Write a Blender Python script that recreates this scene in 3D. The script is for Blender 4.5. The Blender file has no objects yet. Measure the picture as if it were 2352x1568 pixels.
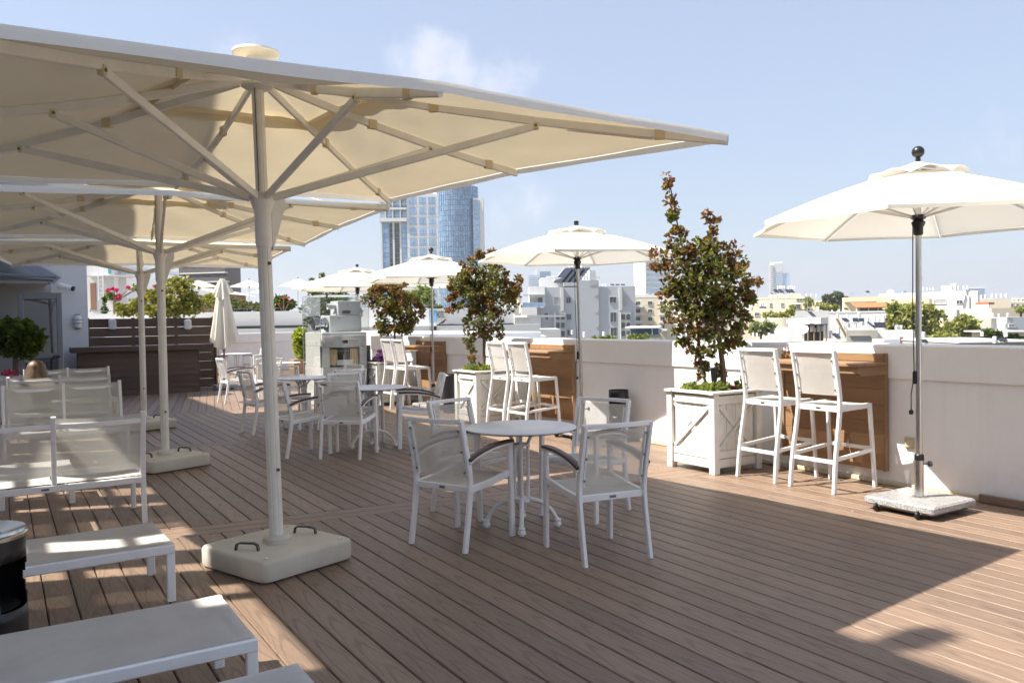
import bpy, math, random
from math import sin, cos, pi, radians as RAD, hypot, atan2, sqrt
from mathutils import Vector, Matrix

sc = bpy.context.scene
COL = sc.collection

# ---------------------------------------------------------------- camera
FPX, CX, CY = 1898.0, 1176.0, 784.0          # focal length and centre on a 2352 px wide picture
YAW, ROLL, CAM_H = RAD(31.8), 0.016, 1.515
PITCH = math.atan((784.0 - 737.0) / FPX)
F_ = Vector((sin(YAW) * cos(PITCH), cos(YAW) * cos(PITCH), -sin(PITCH)))
R0 = Vector((cos(YAW), -sin(YAW), 0))
U0 = R0.cross(F_)
R_ = R0 * cos(ROLL) - U0 * sin(ROLL)
U_ = R0 * sin(ROLL) + U0 * cos(ROLL)
CAM = Vector((0, 0, CAM_H))
cam_data = bpy.data.cameras.new('camera')
cam_data.sensor_width = 36.0
cam_data.lens = FPX / 2352.0 * 36.0
cam_data.clip_start = 0.05
cam_data.clip_end = 12000
cam = bpy.data.objects.new('camera', cam_data)
COL.objects.link(cam)
cam.matrix_world = Matrix(((R_.x, U_.x, -F_.x, 0), (R_.y, U_.y, -F_.y, 0), (R_.z, U_.z, -F_.z, CAM_H), (0, 0, 0, 1)))
sc.camera = cam

# ---------------------------------------------------------------- sky and sun
SUN_V = Vector((1.85, -0.72, -2.6)).normalized()      # the way the light travels
ELEV = math.asin(-SUN_V.z)
AZ = atan2(-SUN_V.x, -SUN_V.y)
world = bpy.data.worlds.new('World')
sc.world = world
world.use_nodes = True
wn, wl = world.node_tree.nodes, world.node_tree.links
wn.clear()
wout = wn.new('ShaderNodeOutputWorld')
wbg = wn.new('ShaderNodeBackground')
wbg.inputs['Strength'].default_value = 0.089
sky = wn.new('ShaderNodeTexSky')
sky.sky_type = 'NISHITA'
sky.sun_disc = False
sky.sun_elevation = ELEV
sky.sun_rotation = AZ
sky.altitude = 0
sky.air_density = 1.3
sky.dust_density = 1.2
sky.ozone_density = 4.0
wl.new(wbg.outputs[0], wout.inputs[0])
wtc = wn.new('ShaderNodeTexCoord')


def cam_ray(u, v):
    return F_ + R_ * ((u - CX) / FPX) - U_ * ((v - CY) / FPX)


def cloud_mask(prev, u, v, ang, gain):
    c = cam_ray(u, v).normalized()
    dp = wn.new('ShaderNodeVectorMath'); dp.operation = 'DISTANCE'
    wl.new(wtc.outputs['Generated'], dp.inputs[0]); dp.inputs[1].default_value = c
    mr = wn.new('ShaderNodeMapRange'); mr.interpolation_type = 'SMOOTHERSTEP'
    wl.new(dp.outputs['Value'], mr.inputs['Value'])
    mr.inputs['From Min'].default_value = 0.0; mr.inputs['From Max'].default_value = ang
    mr.inputs['To Min'].default_value = gain; mr.inputs['To Max'].default_value = 0.0
    if prev is None:
        return mr.outputs['Result']
    mx = wn.new('ShaderNodeMath'); mx.operation = 'MAXIMUM'
    wl.new(prev, mx.inputs[0]); wl.new(mr.outputs['Result'], mx.inputs[1])
    return mx.outputs[0]


msk = None
for cu, cv, an, ga in ((930, 145, .055, .6), (985, 135, .07, .8), (1050, 155, .06, .7), (1150, 190, .07, .62), (1205, 170, .05, .5),
                       (1210, 465, .075, .5), (1150, 490, .06, .4), (2330, 350, .12, .3), (540, 105, .06, .5)):
    msk = cloud_mask(msk, cu, cv, an, ga)
wno = wn.new('ShaderNodeTexNoise')
wl.new(wtc.outputs['Generated'], wno.inputs['Vector'])
wno.inputs['Scale'].default_value = 34.0
wno.inputs['Detail'].default_value = 9.0
wno.inputs['Roughness'].default_value = 0.62
wad = wn.new('ShaderNodeMath'); wad.operation = 'ADD'
wl.new(msk, wad.inputs[0]); wl.new(wno.outputs['Fac'], wad.inputs[1])
wmr = wn.new('ShaderNodeMapRange'); wmr.interpolation_type = 'SMOOTHSTEP'
wl.new(wad.outputs[0], wmr.inputs['Value'])
wmr.inputs['From Min'].default_value = 0.72; wmr.inputs['From Max'].default_value = 1.5
wmr.inputs['To Min'].default_value = 0.0; wmr.inputs['To Max'].default_value = 0.5
# an even veil of haze over the whole sky
wve = wn.new('ShaderNodeMix'); wve.data_type = 'RGBA'
wve.inputs['Factor'].default_value = 0.6
wl.new(sky.outputs[0], wve.inputs['A'])
wve.inputs['B'].default_value = (3.25, 3.62, 4.65, 1)
wmx = wn.new('ShaderNodeMix'); wmx.data_type = 'RGBA'
wl.new(wmr.outputs['Result'], wmx.inputs['Factor'])
wl.new(wve.outputs['Result'], wmx.inputs['A'])
wmx.inputs['B'].default_value = (6.4, 6.1, 6.6, 1)
wl.new(wmx.outputs['Result'], wbg.inputs['Color'])

sun_data = bpy.data.lights.new('sun', 'SUN')
sun_data.energy = 4.9
sun_data.angle = RAD(0.53)
sun_data.color = (1.0, 0.94, 0.85)
sun = bpy.data.objects.new('sun', sun_data)
sun.rotation_euler = SUN_V.to_track_quat('-Z', 'Y').to_euler()
sun.location = (-20, 8, 30)
COL.objects.link(sun)

sc.view_settings.view_transform = 'Standard'
sc.view_settings.look = 'None'
sc.view_settings.gamma = 1.0
sc.view_settings.exposure = 1.1
sc.view_settings.use_curve_mapping = False
sc.render.engine = 'CYCLES'
sc.cycles.max_bounces = 5
sc.cycles.diffuse_bounces = 3
sc.cycles.glossy_bounces = 3
sc.cycles.transparent_max_bounces = 12
sc.cycles.caustics_reflective = False
sc.cycles.caustics_refractive = False
sc.cycles.use_adaptive_sampling = True
sc.cycles.adaptive_threshold = 0.03
sc.cycles.use_denoising = True
sc.cycles.light_sampling_threshold = 0.02

# ---------------------------------------------------------------- helpers
rng = random.Random(7)


def Zp(u, v, z=0.0):
    r = cam_ray(u, v)
    return CAM + r * ((z - CAM_H) / r.z)


def at(u, v, d):
    return CAM + cam_ray(u, v) * d


def V3(*a):
    return Vector(a)


class MB:
    def __init__(s):
        s.v, s.f = [], []

    def add(s, vs, fs):
        o = len(s.v)
        s.v += [tuple(p) for p in vs]
        s.f += [tuple(i + o for i in f) for f in fs]
        return s

    def box(s, c, d, rz=0.0, ch=0.0):
        hx, hy, hz = d[0] / 2, d[1] / 2, d[2] / 2
        if ch <= 0:
            vs = [(x, y, z) for z in (-hz, hz) for x, y in ((-hx, -hy), (hx, -hy), (hx, hy), (-hx, hy))]
            fs = [(3, 2, 1, 0), (4, 5, 6, 7), (0, 1, 5, 4), (1, 2, 6, 5), (2, 3, 7, 6), (3, 0, 4, 7)]
        else:
            k = ch

            def ring(ex, ey):
                return [(-ex + k, -ey), (ex - k, -ey), (ex, -ey + k), (ex, ey - k), (ex - k, ey), (-ex + k, ey), (-ex, ey - k), (-ex, -ey + k)]
            L = [(ring(hx - k, hy - k), -hz), (ring(hx, hy), -hz + k), (ring(hx, hy), hz - k), (ring(hx - k, hy - k), hz)]
            vs = [(x, y, z) for rr, z in L for x, y in rr]
            fs = [tuple(range(7, -1, -1)), tuple(range(24, 32))]
            for a in range(3):
                for i in range(8):
                    j = (i + 1) % 8
                    fs.append((a * 8 + i, a * 8 + j, a * 8 + 8 + j, a * 8 + 8 + i))
        if rz:
            c_, s_ = cos(rz), sin(rz)
            vs = [(x * c_ - y * s_, x * s_ + y * c_, z) for x, y, z in vs]
        return s.add([(x + c[0], y + c[1], z + c[2]) for x, y, z in vs], fs)

    def sweep(s, pts, prof, up=(0, 0, 1), cap=True, scale=None):
        pts = [Vector(p) for p in pts]
        n, m = len(pts), len(prof)
        up = Vector(up)
        vs = []
        for i, p in enumerate(pts):
            t = (pts[min(i + 1, n - 1)] - pts[max(i - 1, 0)]).normalized()
            side = t.cross(up)
            if side.length < 1e-4:
                side = t.cross(Vector((1, 0, 0)))
            side.normalize()
            u2 = side.cross(t)
            k = 1 if scale is None else scale[i]
            for a, b in prof:
                vs.append(p + side * (a * k) + u2 * (b * k))
        fs = []
        for i in range(n - 1):
            for j in range(m):
                k = (j + 1) % m
                fs.append((i * m + j, i * m + k, (i + 1) * m + k, (i + 1) * m + j))
        if cap:
            fs.append(tuple(range(m - 1, -1, -1)))
            fs.append(tuple(range((n - 1) * m, n * m)))
        return s.add(vs, fs)

    def beam(s, pts, w, h, up=(0, 0, 1), ch=None):
        a, b = w / 2, h / 2
        k = min(a, b) * .35 if ch is None else ch
        prof = [(-a + k, -b), (a - k, -b), (a, -b + k), (a, b - k), (a - k, b), (-a + k, b), (-a, b - k), (-a, -b + k)]
        return s.sweep(pts, prof, up)

    def tube(s, pts, r, n=10, up=(0, 0, 1), scale=None):
        return s.sweep(pts, [(r * cos(2 * pi * i / n), r * sin(2 * pi * i / n)) for i in range(n)], up, True, scale)

    def lathe(s, prof, n=24, c=(0, 0, 0), axis='z', cap=True):
        m = len(prof)
        vs = []
        for r, z in prof:
            for i in range(n):
                a = 2 * pi * i / n
                p = (r * cos(a), r * sin(a), z)
                if axis == 'x':
                    p = (p[2], p[0], p[1])
                elif axis == 'y':
                    p = (p[1], p[2], p[0])
                vs.append((p[0] + c[0], p[1] + c[1], p[2] + c[2]))
        fs = []
        for k in range(m - 1):
            for i in range(n):
                j = (i + 1) % n
                fs.append((k * n + i, k * n + j, (k + 1) * n + j, (k + 1) * n + i))
        if cap:
            fs.append(tuple(range(n - 1, -1, -1)))
            fs.append(tuple(range((m - 1) * n, m * n)))
        return s.add(vs, fs)

    def grid(s, fn, nu, nv, thick=0.0):
        vs = [fn(i / nu, j / nv) for j in range(nv + 1) for i in range(nu + 1)]
        fs = []
        w = nu + 1
        for j in range(nv):
            for i in range(nu):
                fs.append((j * w + i, j * w + i + 1, (j + 1) * w + i + 1, (j + 1) * w + i))
        return s.add(vs, fs)

    def mesh(s, name, mat, smooth=False, angle=38):
        me = bpy.data.meshes.new(name)
        me.from_pydata(s.v, [], s.f)
        if mat:
            me.materials.append(mat)
        if smooth:
            for p in me.polygons:
                p.use_smooth = True
            me.set_sharp_from_angle(angle=RAD(angle))
        me.update()
        return me

    def build(s, name, mat, parent=None, smooth=False, loc=None, angle=38):
        return obj(name, s.mesh(name, mat, smooth, angle), parent, loc)


def obj(name, me, parent=None, loc=None, rot=None, scale=None):
    o = bpy.data.objects.new(name, me)
    COL.objects.link(o)
    if parent is not None:
        o.parent = parent
    if loc is not None:
        o.location = loc
    if rot is not None:
        o.rotation_euler = rot
    if scale is not None:
        o.scale = scale
    return o


def tag(o, label, cat, group=None):
    o['label'] = label
    o['category'] = cat
    if group:
        o['group'] = group
    return o


def thing(name, label, cat, loc=(0, 0, 0), rz=0.0, group=None):
    o = bpy.data.objects.new(name, None)
    o.empty_display_size = .1
    COL.objects.link(o)
    o.location = loc
    o.rotation_euler = (0, 0, rz)
    return tag(o, label, cat, group)


def struct(o):
    o['kind'] = 'structure'
    return o


def kids(o):
    return [c for c in bpy.data.objects if c.parent is o]


def clone(src, loc, rz=None, label=None, group=None, rot=None):
    def rec(o, par):
        c = o.copy()
        COL.objects.link(c)
        if par is not None:
            c.parent = par
        for ch in CH.get(o, ()):
            rec(ch, c)
        return c
    CH = {}
    for o in bpy.data.objects:
        if o.parent:
            CH.setdefault(o.parent, []).append(o)
    r = rec(src, None)
    r.location = loc
    if rot is not None:
        r.rotation_euler = rot
    elif rz is not None:
        r.rotation_euler = (0, 0, rz)
    if label:
        r['label'] = label
    if group:
        r['group'] = group
    return r


_unit = {}


def ubox(name, mat, parent, c, d, rz=0.0):
    """a box that shares one unit mesh per material"""
    me = _unit.get(mat)
    if me is None:
        me = MB().box((0, 0, 0), (1, 1, 1)).mesh('unit_box', mat)
        _unit[mat] = me
    return obj(name, me, parent, c, (0, 0, rz), d)


# ---------------------------------------------------------------- materials
def new_mat(name):
    m = bpy.data.materials.new(name)
    m.use_nodes = True
    nt = m.node_tree
    for n in list(nt.nodes):
        if n.type != 'OUTPUT_MATERIAL' and n.type != 'BSDF_PRINCIPLED':
            nt.nodes.remove(n)
    return m, nt, nt.nodes['Principled BSDF'], nt.nodes['Material Output']


def N(nt, t, **kw):
    n = nt.nodes.new(t)
    for k, v in kw.items():
        setattr(n, k, v)
    return n


def mixrgb(nt, fac, a, b, mode='MIX'):
    n = nt.nodes.new('ShaderNodeMix')
    n.data_type = 'RGBA'
    n.blend_type = mode
    for key, val in (('Factor', fac), ('A', a), ('B', b)):
        if isinstance(val, bpy.types.NodeSocket):
            nt.links.new(val, n.inputs[key])
        else:
            n.inputs[key].default_value = val if not isinstance(val, tuple) else (val + (1,))[:4]
    return n.outputs['Result']


def noise(nt, scale, detail=4, rough=.55, vec=None, stretch=None, coord='Object'):
    n = N(nt, 'ShaderNodeTexNoise')
    n.inputs['Scale'].default_value = scale
    n.inputs['Detail'].default_value = detail
    n.inputs['Roughness'].default_value = rough
    if vec is None:
        tc = N(nt, 'ShaderNodeTexCoord')
        vec = tc.outputs[coord]
    if stretch:
        mp = N(nt, 'ShaderNodeMapping')
        mp.inputs['Scale'].default_value = stretch
        nt.links.new(vec, mp.inputs['Vector'])
        vec = mp.outputs['Vector']
    nt.links.new(vec, n.inputs['Vector'])
    return n.outputs['Fac']


def ramp(nt, val, lo, hi, a=0.0, b=1.0):
    n = N(nt, 'ShaderNodeMapRange')
    nt.links.new(val, n.inputs['Value'])
    n.inputs['From Min'].default_value = lo
    n.inputs['From Max'].default_value = hi
    n.inputs['To Min'].default_value = a
    n.inputs['To Max'].default_value = b
    return n.outputs['Result']


def mat(name, col, rough=.5, metal=0.0, spec=.5, dirt=None, dscale=3.0, damt=.35, grain=None, bump=None, stretch=None, rand=0.0, coat=0.0):
    """principled surface; dirt = second colour spread by a noise, bump = (scale, strength)"""
    m, nt, p, out = new_mat(name)
    c = None
    if dirt:
        f = ramp(nt, noise(nt, dscale, 6, .65, stretch=stretch), .42, .72, 0, damt)
        c = mixrgb(nt, f, col, dirt)
    if rand:
        oi = N(nt, 'ShaderNodeObjectInfo')
        g = N(nt, 'ShaderNodeMapRange')
        nt.links.new(oi.outputs['Random'], g.inputs['Value'])
        g.inputs['To Min'].default_value = 1 - rand
        g.inputs['To Max'].default_value = 1 + rand * .5
        cmb = N(nt, 'ShaderNodeCombineColor')
        for i in range(3):
            nt.links.new(g.outputs['Result'], cmb.inputs[i])
        c = mixrgb(nt, 1.0, c if c is not None else col, cmb.outputs[0], 'MULTIPLY')
    if c is None:
        p.inputs['Base Color'].default_value = (*col, 1)
    else:
        nt.links.new(c, p.inputs['Base Color'])
    p.inputs['Roughness'].default_value = rough
    p.inputs['Metallic'].default_value = metal
    p.inputs['Specular IOR Level'].default_value = spec
    p.inputs['Coat Weight'].default_value = coat
    if bump:
        b = N(nt, 'ShaderNodeBump')
        b.inputs['Strength'].default_value = bump[1]
        b.inputs['Distance'].default_value = .01
        nt.links.new(noise(nt, bump[0], 5, .6, stretch=stretch), b.inputs['Height'])
        nt.links.new(b.outputs[0], p.inputs['Normal'])
    return m


def fabric(name, col, trans=.35, see=0.0, dirt=None, dscale=2.5, damt=.3, weave=None):
    m, nt, p, out = new_mat(name)
    nt.nodes.remove(p)
    d = N(nt, 'ShaderNodeBsdfDiffuse')
    t = N(nt, 'ShaderNodeBsdfTranslucent')
    mx = N(nt, 'ShaderNodeMixShader')
    mx.inputs[0].default_value = trans
    nt.links.new(d.outputs[0], mx.inputs[1])
    nt.links.new(t.outputs[0], mx.inputs[2])
    if dirt:
        f = ramp(nt, noise(nt, dscale, 6, .65), .4, .75, 0, damt)
        c = mixrgb(nt, f, col, dirt)
        nt.links.new(c, d.inputs[0])
        nt.links.new(c, t.inputs[0])
    else:
        d.inputs[0].default_value = (*col, 1)
        t.inputs[0].default_value = (*col, 1)
    bp = N(nt, 'ShaderNodeBump')
    bp.inputs['Strength'].default_value = .25
    bp.inputs['Distance'].default_value = .02
    nt.links.new(noise(nt, 5.0, 5, .6), bp.inputs['Height'])
    nt.links.new(bp.outputs[0], d.inputs['Normal'])
    last = mx.outputs[0]
    if see:
        tr = N(nt, 'ShaderNodeBsdfTransparent')
        m2 = N(nt, 'ShaderNodeMixShader')
        m2.inputs[0].default_value = see
        nt.links.new(last, m2.inputs[1])
        nt.links.new(tr.outputs[0], m2.inputs[2])
        last = m2.outputs[0]
    nt.links.new(last, out.inputs[0])
    return m


def glass(name, tint=(1, 1, 1), refl=.12, rough=.0):
    m, nt, p, out = new_mat(name)
    nt.nodes.remove(p)
    tr = N(nt, 'ShaderNodeBsdfTransparent')
    tr.inputs[0].default_value = (*tint, 1)
    g = N(nt, 'ShaderNodeBsdfGlossy')
    g.inputs['Roughness'].default_value = rough
    lw = N(nt, 'ShaderNodeLayerWeight')
    lw.inputs['Blend'].default_value = .5
    pw_ = N(nt, 'ShaderNodeMath', operation='POWER')
    nt.links.new(lw.outputs['Facing'], pw_.inputs[0])
    pw_.inputs[1].default_value = 4.5
    ad = N(nt, 'ShaderNodeMath', operation='MULTIPLY_ADD')
    nt.links.new(pw_.outputs[0], ad.inputs[0])
    ad.inputs[1].default_value = .9
    ad.inputs[2].default_value = .03 + refl
    mx = N(nt, 'ShaderNodeMixShader')
    nt.links.new(ad.outputs[0], mx.inputs[0])
    nt.links.new(tr.outputs[0], mx.inputs[1])
    nt.links.new(g.outputs[0], mx.inputs[2])
    nt.links.new(mx.outputs[0], out.inputs[0])
    return m


def leaf_mat(name, trans=.42):
    m, nt, p, out = new_mat(name)
    at_ = N(nt, 'ShaderNodeAttribute')
    at_.attribute_name = 'leaf'
    p.inputs['Roughness'].default_value = .42
    p.inputs['Specular IOR Level'].default_value = .35
    nt.links.new(at_.outputs['Color'], p.inputs['Base Color'])
    t = N(nt, 'ShaderNodeBsdfTranslucent')
    br = mixrgb(nt, 1.0, at_.outputs['Color'], (1.7, 1.6, .9), 'MULTIPLY')
    nt.links.new(br, t.inputs[0])
    mx = N(nt, 'ShaderNodeMixShader')
    mx.inputs[0].default_value = trans
    nt.links.new(p.outputs[0], mx.inputs[1])
    nt.links.new(t.outputs[0], mx.inputs[2])
    nt.links.new(mx.outputs[0], out.inputs[0])
    return m


def board_mat(name, col, dark, rough=.45):
    """composite decking: fine fibres along the board, arrow-shaped cathedral grain, each board a little different"""
    m, nt, p, out = new_mat(name)
    tc = N(nt, 'ShaderNodeTexCoord')
    oi = N(nt, 'ShaderNodeObjectInfo')
    mul = N(nt, 'ShaderNodeVectorMath', operation='SCALE')
    mul.inputs[0].default_value = (0, 37.0, 5.0)
    nt.links.new(oi.outputs['Random'], mul.inputs['Scale'])
    add = N(nt, 'ShaderNodeVectorMath', operation='ADD')
    nt.links.new(tc.outputs['Object'], add.inputs[0])
    nt.links.new(mul.outputs[0], add.inputs[1])
    vec = add.outputs[0]
    fib = noise(nt, 1.0, 6, .7, vec, (330, 7, 40))
    big = noise(nt, 1.0, 4, .6, vec, (6, 1.1, 6))
    sx = N(nt, 'ShaderNodeSeparateXYZ')
    nt.links.new(vec, sx.inputs[0])
    off = noise(nt, 1.0, 2, .5, vec, (1, .9, 1))
    # x shifted by noise, squared, plus y
    xs = N(nt, 'ShaderNodeMath', operation='MULTIPLY_ADD')
    nt.links.new(off, xs.inputs[0]); xs.inputs[1].default_value = .16; xs.inputs[2].default_value = -.08
    xa = N(nt, 'ShaderNodeMath', operation='ADD')
    nt.links.new(sx.outputs['X'], xa.inputs[0]); nt.links.new(xs.outputs[0], xa.inputs[1])
    x2 = N(nt, 'ShaderNodeMath', operation='MULTIPLY')
    nt.links.new(xa.outputs[0], x2.inputs[0]); nt.links.new(xa.outputs[0], x2.inputs[1])
    t1 = N(nt, 'ShaderNodeMath', operation='MULTIPLY')
    nt.links.new(x2.outputs[0], t1.inputs[0]); t1.inputs[1].default_value = 2600
    t2 = N(nt, 'ShaderNodeMath', operation='MULTIPLY_ADD')
    nt.links.new(sx.outputs['Y'], t2.inputs[0]); t2.inputs[1].default_value = 15.0
    nt.links.new(t1.outputs[0], t2.inputs[2])
    t3 = N(nt, 'ShaderNodeMath', operation='MULTIPLY_ADD')
    nt.links.new(big, t3.inputs[0]); t3.inputs[1].default_value = 9.0
    nt.links.new(t2.outputs[0], t3.inputs[2])
    sn = N(nt, 'ShaderNodeMath', operation='SINE')
    nt.links.new(t3.outputs[0], sn.inputs[0])
    arrow = ramp(nt, sn.outputs[0], .5, 1.0, 0, .75)
    f1 = ramp(nt, fib, .42, .68, 0, .5)
    mx = N(nt, 'ShaderNodeMath', operation='MAXIMUM')
    am = N(nt, 'ShaderNodeMath', operation='MULTIPLY')
    nt.links.new(arrow, am.inputs[0])
    nt.links.new(ramp(nt, fib, .35, .6, .25, 1.0), am.inputs[1])
    nt.links.new(am.outputs[0], mx.inputs[0])
    nt.links.new(f1, mx.inputs[1])
    c = mixrgb(nt, mx.outputs[0], col, dark)
    stain = ramp(nt, noise(nt, 1.3, 5, .6, coord='Generated'), .35, .7, .9, 1.06)
    g = N(nt, 'ShaderNodeMapRange')
    nt.links.new(oi.outputs['Random'], g.inputs['Value'])
    g.inputs['To Min'].default_value = .82
    g.inputs['To Max'].default_value = 1.12
    gm = N(nt, 'ShaderNodeMath', operation='MULTIPLY')
    nt.links.new(g.outputs[0], gm.inputs[0]); nt.links.new(stain, gm.inputs[1])
    cmb = N(nt, 'ShaderNodeCombineColor')
    for i in range(3):
        nt.links.new(gm.outputs[0], cmb.inputs[i])
    c = mixrgb(nt, 1.0, c, cmb.outputs[0], 'MULTIPLY')
    nt.links.new(c, p.inputs['Base Color'])
    p.inputs['Roughness'].default_value = rough
    nt.links.new(ramp(nt, fib, .3, .7, rough - .06, rough + .14), p.inputs['Roughness'])
    p.inputs['Specular IOR Level'].default_value = .45
    b = N(nt, 'ShaderNodeBump')
    b.inputs['Strength'].default_value = .35
    b.inputs['Distance'].default_value = .002
    b.invert = True
    nt.links.new(mx.outputs[0], b.inputs['Height'])
    nt.links.new(b.outputs[0], p.inputs['Normal'])
    return m


MT = {}
MT['deck'] = board_mat('deck_board', (.285, .196, .138), (.098, .066, .047), .44)
MT['deck_under'] = mat('deck_underside', (.03, .024, .02), .9)
MT['plaster'] = mat('white_plaster', (.84, .835, .825), .85, spec=.2, dirt=(.70, .67, .62), dscale=1.4, damt=.4, bump=(60, .12))
MT['plaster2'] = mat('white_plaster_weathered', (.74, .73, .72), .9, spec=.2, dirt=(.5, .48, .45), dscale=.7, damt=.5, bump=(30, .15))


def plaster_mat(name, col, dirt, stain):
    m, nt, b, out = new_mat(name)
    f = ramp(nt, noise(nt, 1.3, 6, .65), .42, .74, 0, .5)
    c = mixrgb(nt, f, col, dirt)
    st = ramp(nt, noise(nt, 1.0, 5, .7, stretch=(5, 5, .35)), .58, .78, 0, .35)
    c = mixrgb(nt, st, c, stain)
    sp = ramp(nt, noise(nt, 14, 4, .7), .64, .74, 0, .5)
    c = mixrgb(nt, sp, c, dirt)
    # scuffs and splash marks low on the wall
    geo = N(nt, 'ShaderNodeNewGeometry')
    sx = N(nt, 'ShaderNodeSeparateXYZ')
    nt.links.new(geo.outputs['Position'], sx.inputs[0])
    low = ramp(nt, sx.outputs['Z'], .42, .02, 0, 1)
    mm = N(nt, 'ShaderNodeMath', operation='MULTIPLY')
    nt.links.new(low, mm.inputs[0])
    nt.links.new(ramp(nt, noise(nt, 6, 5, .7), .42, .7, 0, .55), mm.inputs[1])
    mm.use_clamp = True
    c = mixrgb(nt, mm.outputs[0], c, stain)
    nt.links.new(c, b.inputs['Base Color'])
    b.inputs['Roughness'].default_value = .88
    b.inputs['Specular IOR Level'].default_value = .2
    bp = N(nt, 'ShaderNodeBump')
    bp.inputs['Strength'].default_value = .3
    bp.inputs['Distance'].default_value = .02
    nt.links.new(noise(nt, 7, 6, .6), bp.inputs['Height'])
    nt.links.new(bp.outputs[0], b.inputs['Normal'])
    return m


MT['plaster'] = plaster_mat('white_plaster_wall', (.89, .892, .90), (.81, .80, .785), (.74, .71, .66))
MT['skirt'] = mat('cream_skirting', (.62, .54, .38), .7, dirt=(.4, .34, .22), dscale=5)
MT['alu'] = mat('white_powder_coat', (.88, .88, .88), .38, spec=.5, dirt=(.72, .70, .66), dscale=9, damt=.25)
MT['sling'] = fabric('sling_mesh', (.72, .70, .63), .3, .36, (.55, .52, .45), 6, .25)
MT['sling2'] = fabric('sling_mesh_dense', (.68, .66, .62), .2, .10, (.50, .48, .45), 4, .55)
MT['armwood'] = mat('dark_arm_wood', (.075, .033, .022), .4, dirt=(.14, .07, .045), dscale=14, damt=.6, stretch=(14, 2, 14))
MT['tabletop'] = mat('pale_laminate', (.76, .765, .78), .32, dirt=(.58, .58, .6), dscale=4, damt=.3)
MT['tableedge'] = mat('dark_laminate_edge', (.10, .085, .075), .5)
MT['canvas'] = fabric('cream_canvas', (.80, .69, .48), .21, 0, (.66, .54, .35), 1.2, .35)
MT['canvas_w'] = fabric('white_hem_canvas', (.88, .87, .84), .2, 0, (.80, .78, .72), 1.5, .25)
MT['canvas_s'] = fabric('white_canvas', (.86, .825, .72), .24, 0, (.76, .71, .56), 1.5, .3)
MT['rib'] = mat('cream_umbrella_metal', (.84, .81, .74), .45, dirt=(.55, .5, .42), dscale=8, damt=.3)
MT['joint'] = mat('yellowed_plastic', (.70, .62, .38), .5)
MT['bolt'] = mat('grey_bolt', (.18, .17, .16), .4, metal=.7)
MT['rust'] = mat('rusty_bolt', (.16, .09, .06), .6)
MT['concrete'] = mat('cream_concrete', (.62, .585, .50), .75, dirt=(.45, .41, .33), dscale=3, damt=.5, bump=(35, .2))
MT['steel'] = mat('stainless_steel', (.62, .61, .58), .22, metal=1.0)
MT['alu_pole'] = mat('brushed_aluminium', (.62, .60, .56), .32, metal=1.0, dirt=(.45, .42, .38), dscale=6)
MT['darksteel'] = mat('dark_steel', (.10, .10, .11), .35, metal=.6)
MT['blackplastic'] = mat('black_plastic', (.014, .014, .015), .35)
MT['cord'] = mat('dark_cord', (.03, .028, .03), .7)


def granite_mat():
    m, nt, p, out = new_mat('speckled_granite')
    a = noise(nt, 90, 3, .7)
    b = noise(nt, 160, 2, .6)
    c = mixrgb(nt, ramp(nt, a, .42, .6), (.46, .455, .45), (.16, .158, .158))
    c = mixrgb(nt, ramp(nt, b, .58, .68), c, (.66, .65, .63))
    nt.links.new(c, p.inputs['Base Color'])
    p.inputs['Roughness'].default_value = .3
    return m


MT['granite'] = granite_mat()
MT['plankwhite'] = mat('white_painted_plank', (.76, .75, .71), .6, spec=.3, dirt=(.52, .48, .40), dscale=7, damt=.45, stretch=(3, 3, .8), rand=.06, bump=(90, .12))
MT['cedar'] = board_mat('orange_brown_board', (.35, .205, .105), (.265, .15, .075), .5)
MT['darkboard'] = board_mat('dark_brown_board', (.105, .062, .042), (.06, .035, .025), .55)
MT['soil'] = mat('dark_soil', (.035, .025, .018), .95, bump=(40, .5))
MT['bark'] = mat('tree_bark', (.13, .085, .06), .85, dirt=(.22, .16, .11), dscale=12, damt=.6, bump=(30, .4), stretch=(1, 1, .25))
MT['leaf'] = leaf_mat('leaves')
MT['leaf2'] = leaf_mat('leaves_far', .25)
MT['glass'] = glass('clear_glass', (.982, .99, .986), .012)
MT['glassedge'] = mat('green_glass_edge', (.30, .42, .40), .2)
MT['case_white'] = mat('white_cabinet_paint', (.70, .705, .69), .45, dirt=(.6, .6, .58), dscale=3)
MT['case_grey'] = mat('pale_grey_paint', (.50, .515, .52), .45, dirt=(.42, .43, .44), dscale=3)
MT['lens'] = mat('lens_steel', (.45, .46, .48), .16, metal=1.0)
MT['black'] = mat('matt_black', (.012, .012, .013), .6)
MT['curtain'] = mat('yellow_curtain', (.62, .47, .24), .85, bump=(20, .2))

# ================================================================ THE SETTING
GZ = -20.0                                     # street level below the roof terrace
MT['ground'] = mat('city_ground', (.22, .21, .19), .95, dirt=(.10, .13, .06), dscale=.02, damt=.8)
g = MB().box((0, 0, GZ - .5), (9000, 9000, 1.0)).build('ground', MT['ground'])
struct(g)
g.location = (1500, 2500, 0)

# ---- roof terrace deck: a dark sheet with separate boards on it
PITCHX, BW = .145, .1385
KS = -.10                                      # the cross strips run a little askew
X0, X1 = -2.42, 6.70
deck = MB().box(((X0 + 7.1) / 2, 11.5, -.26), (7.1 - X0, 33.0, .40)).build('deck', MT['deck_under'])
struct(deck)


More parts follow.
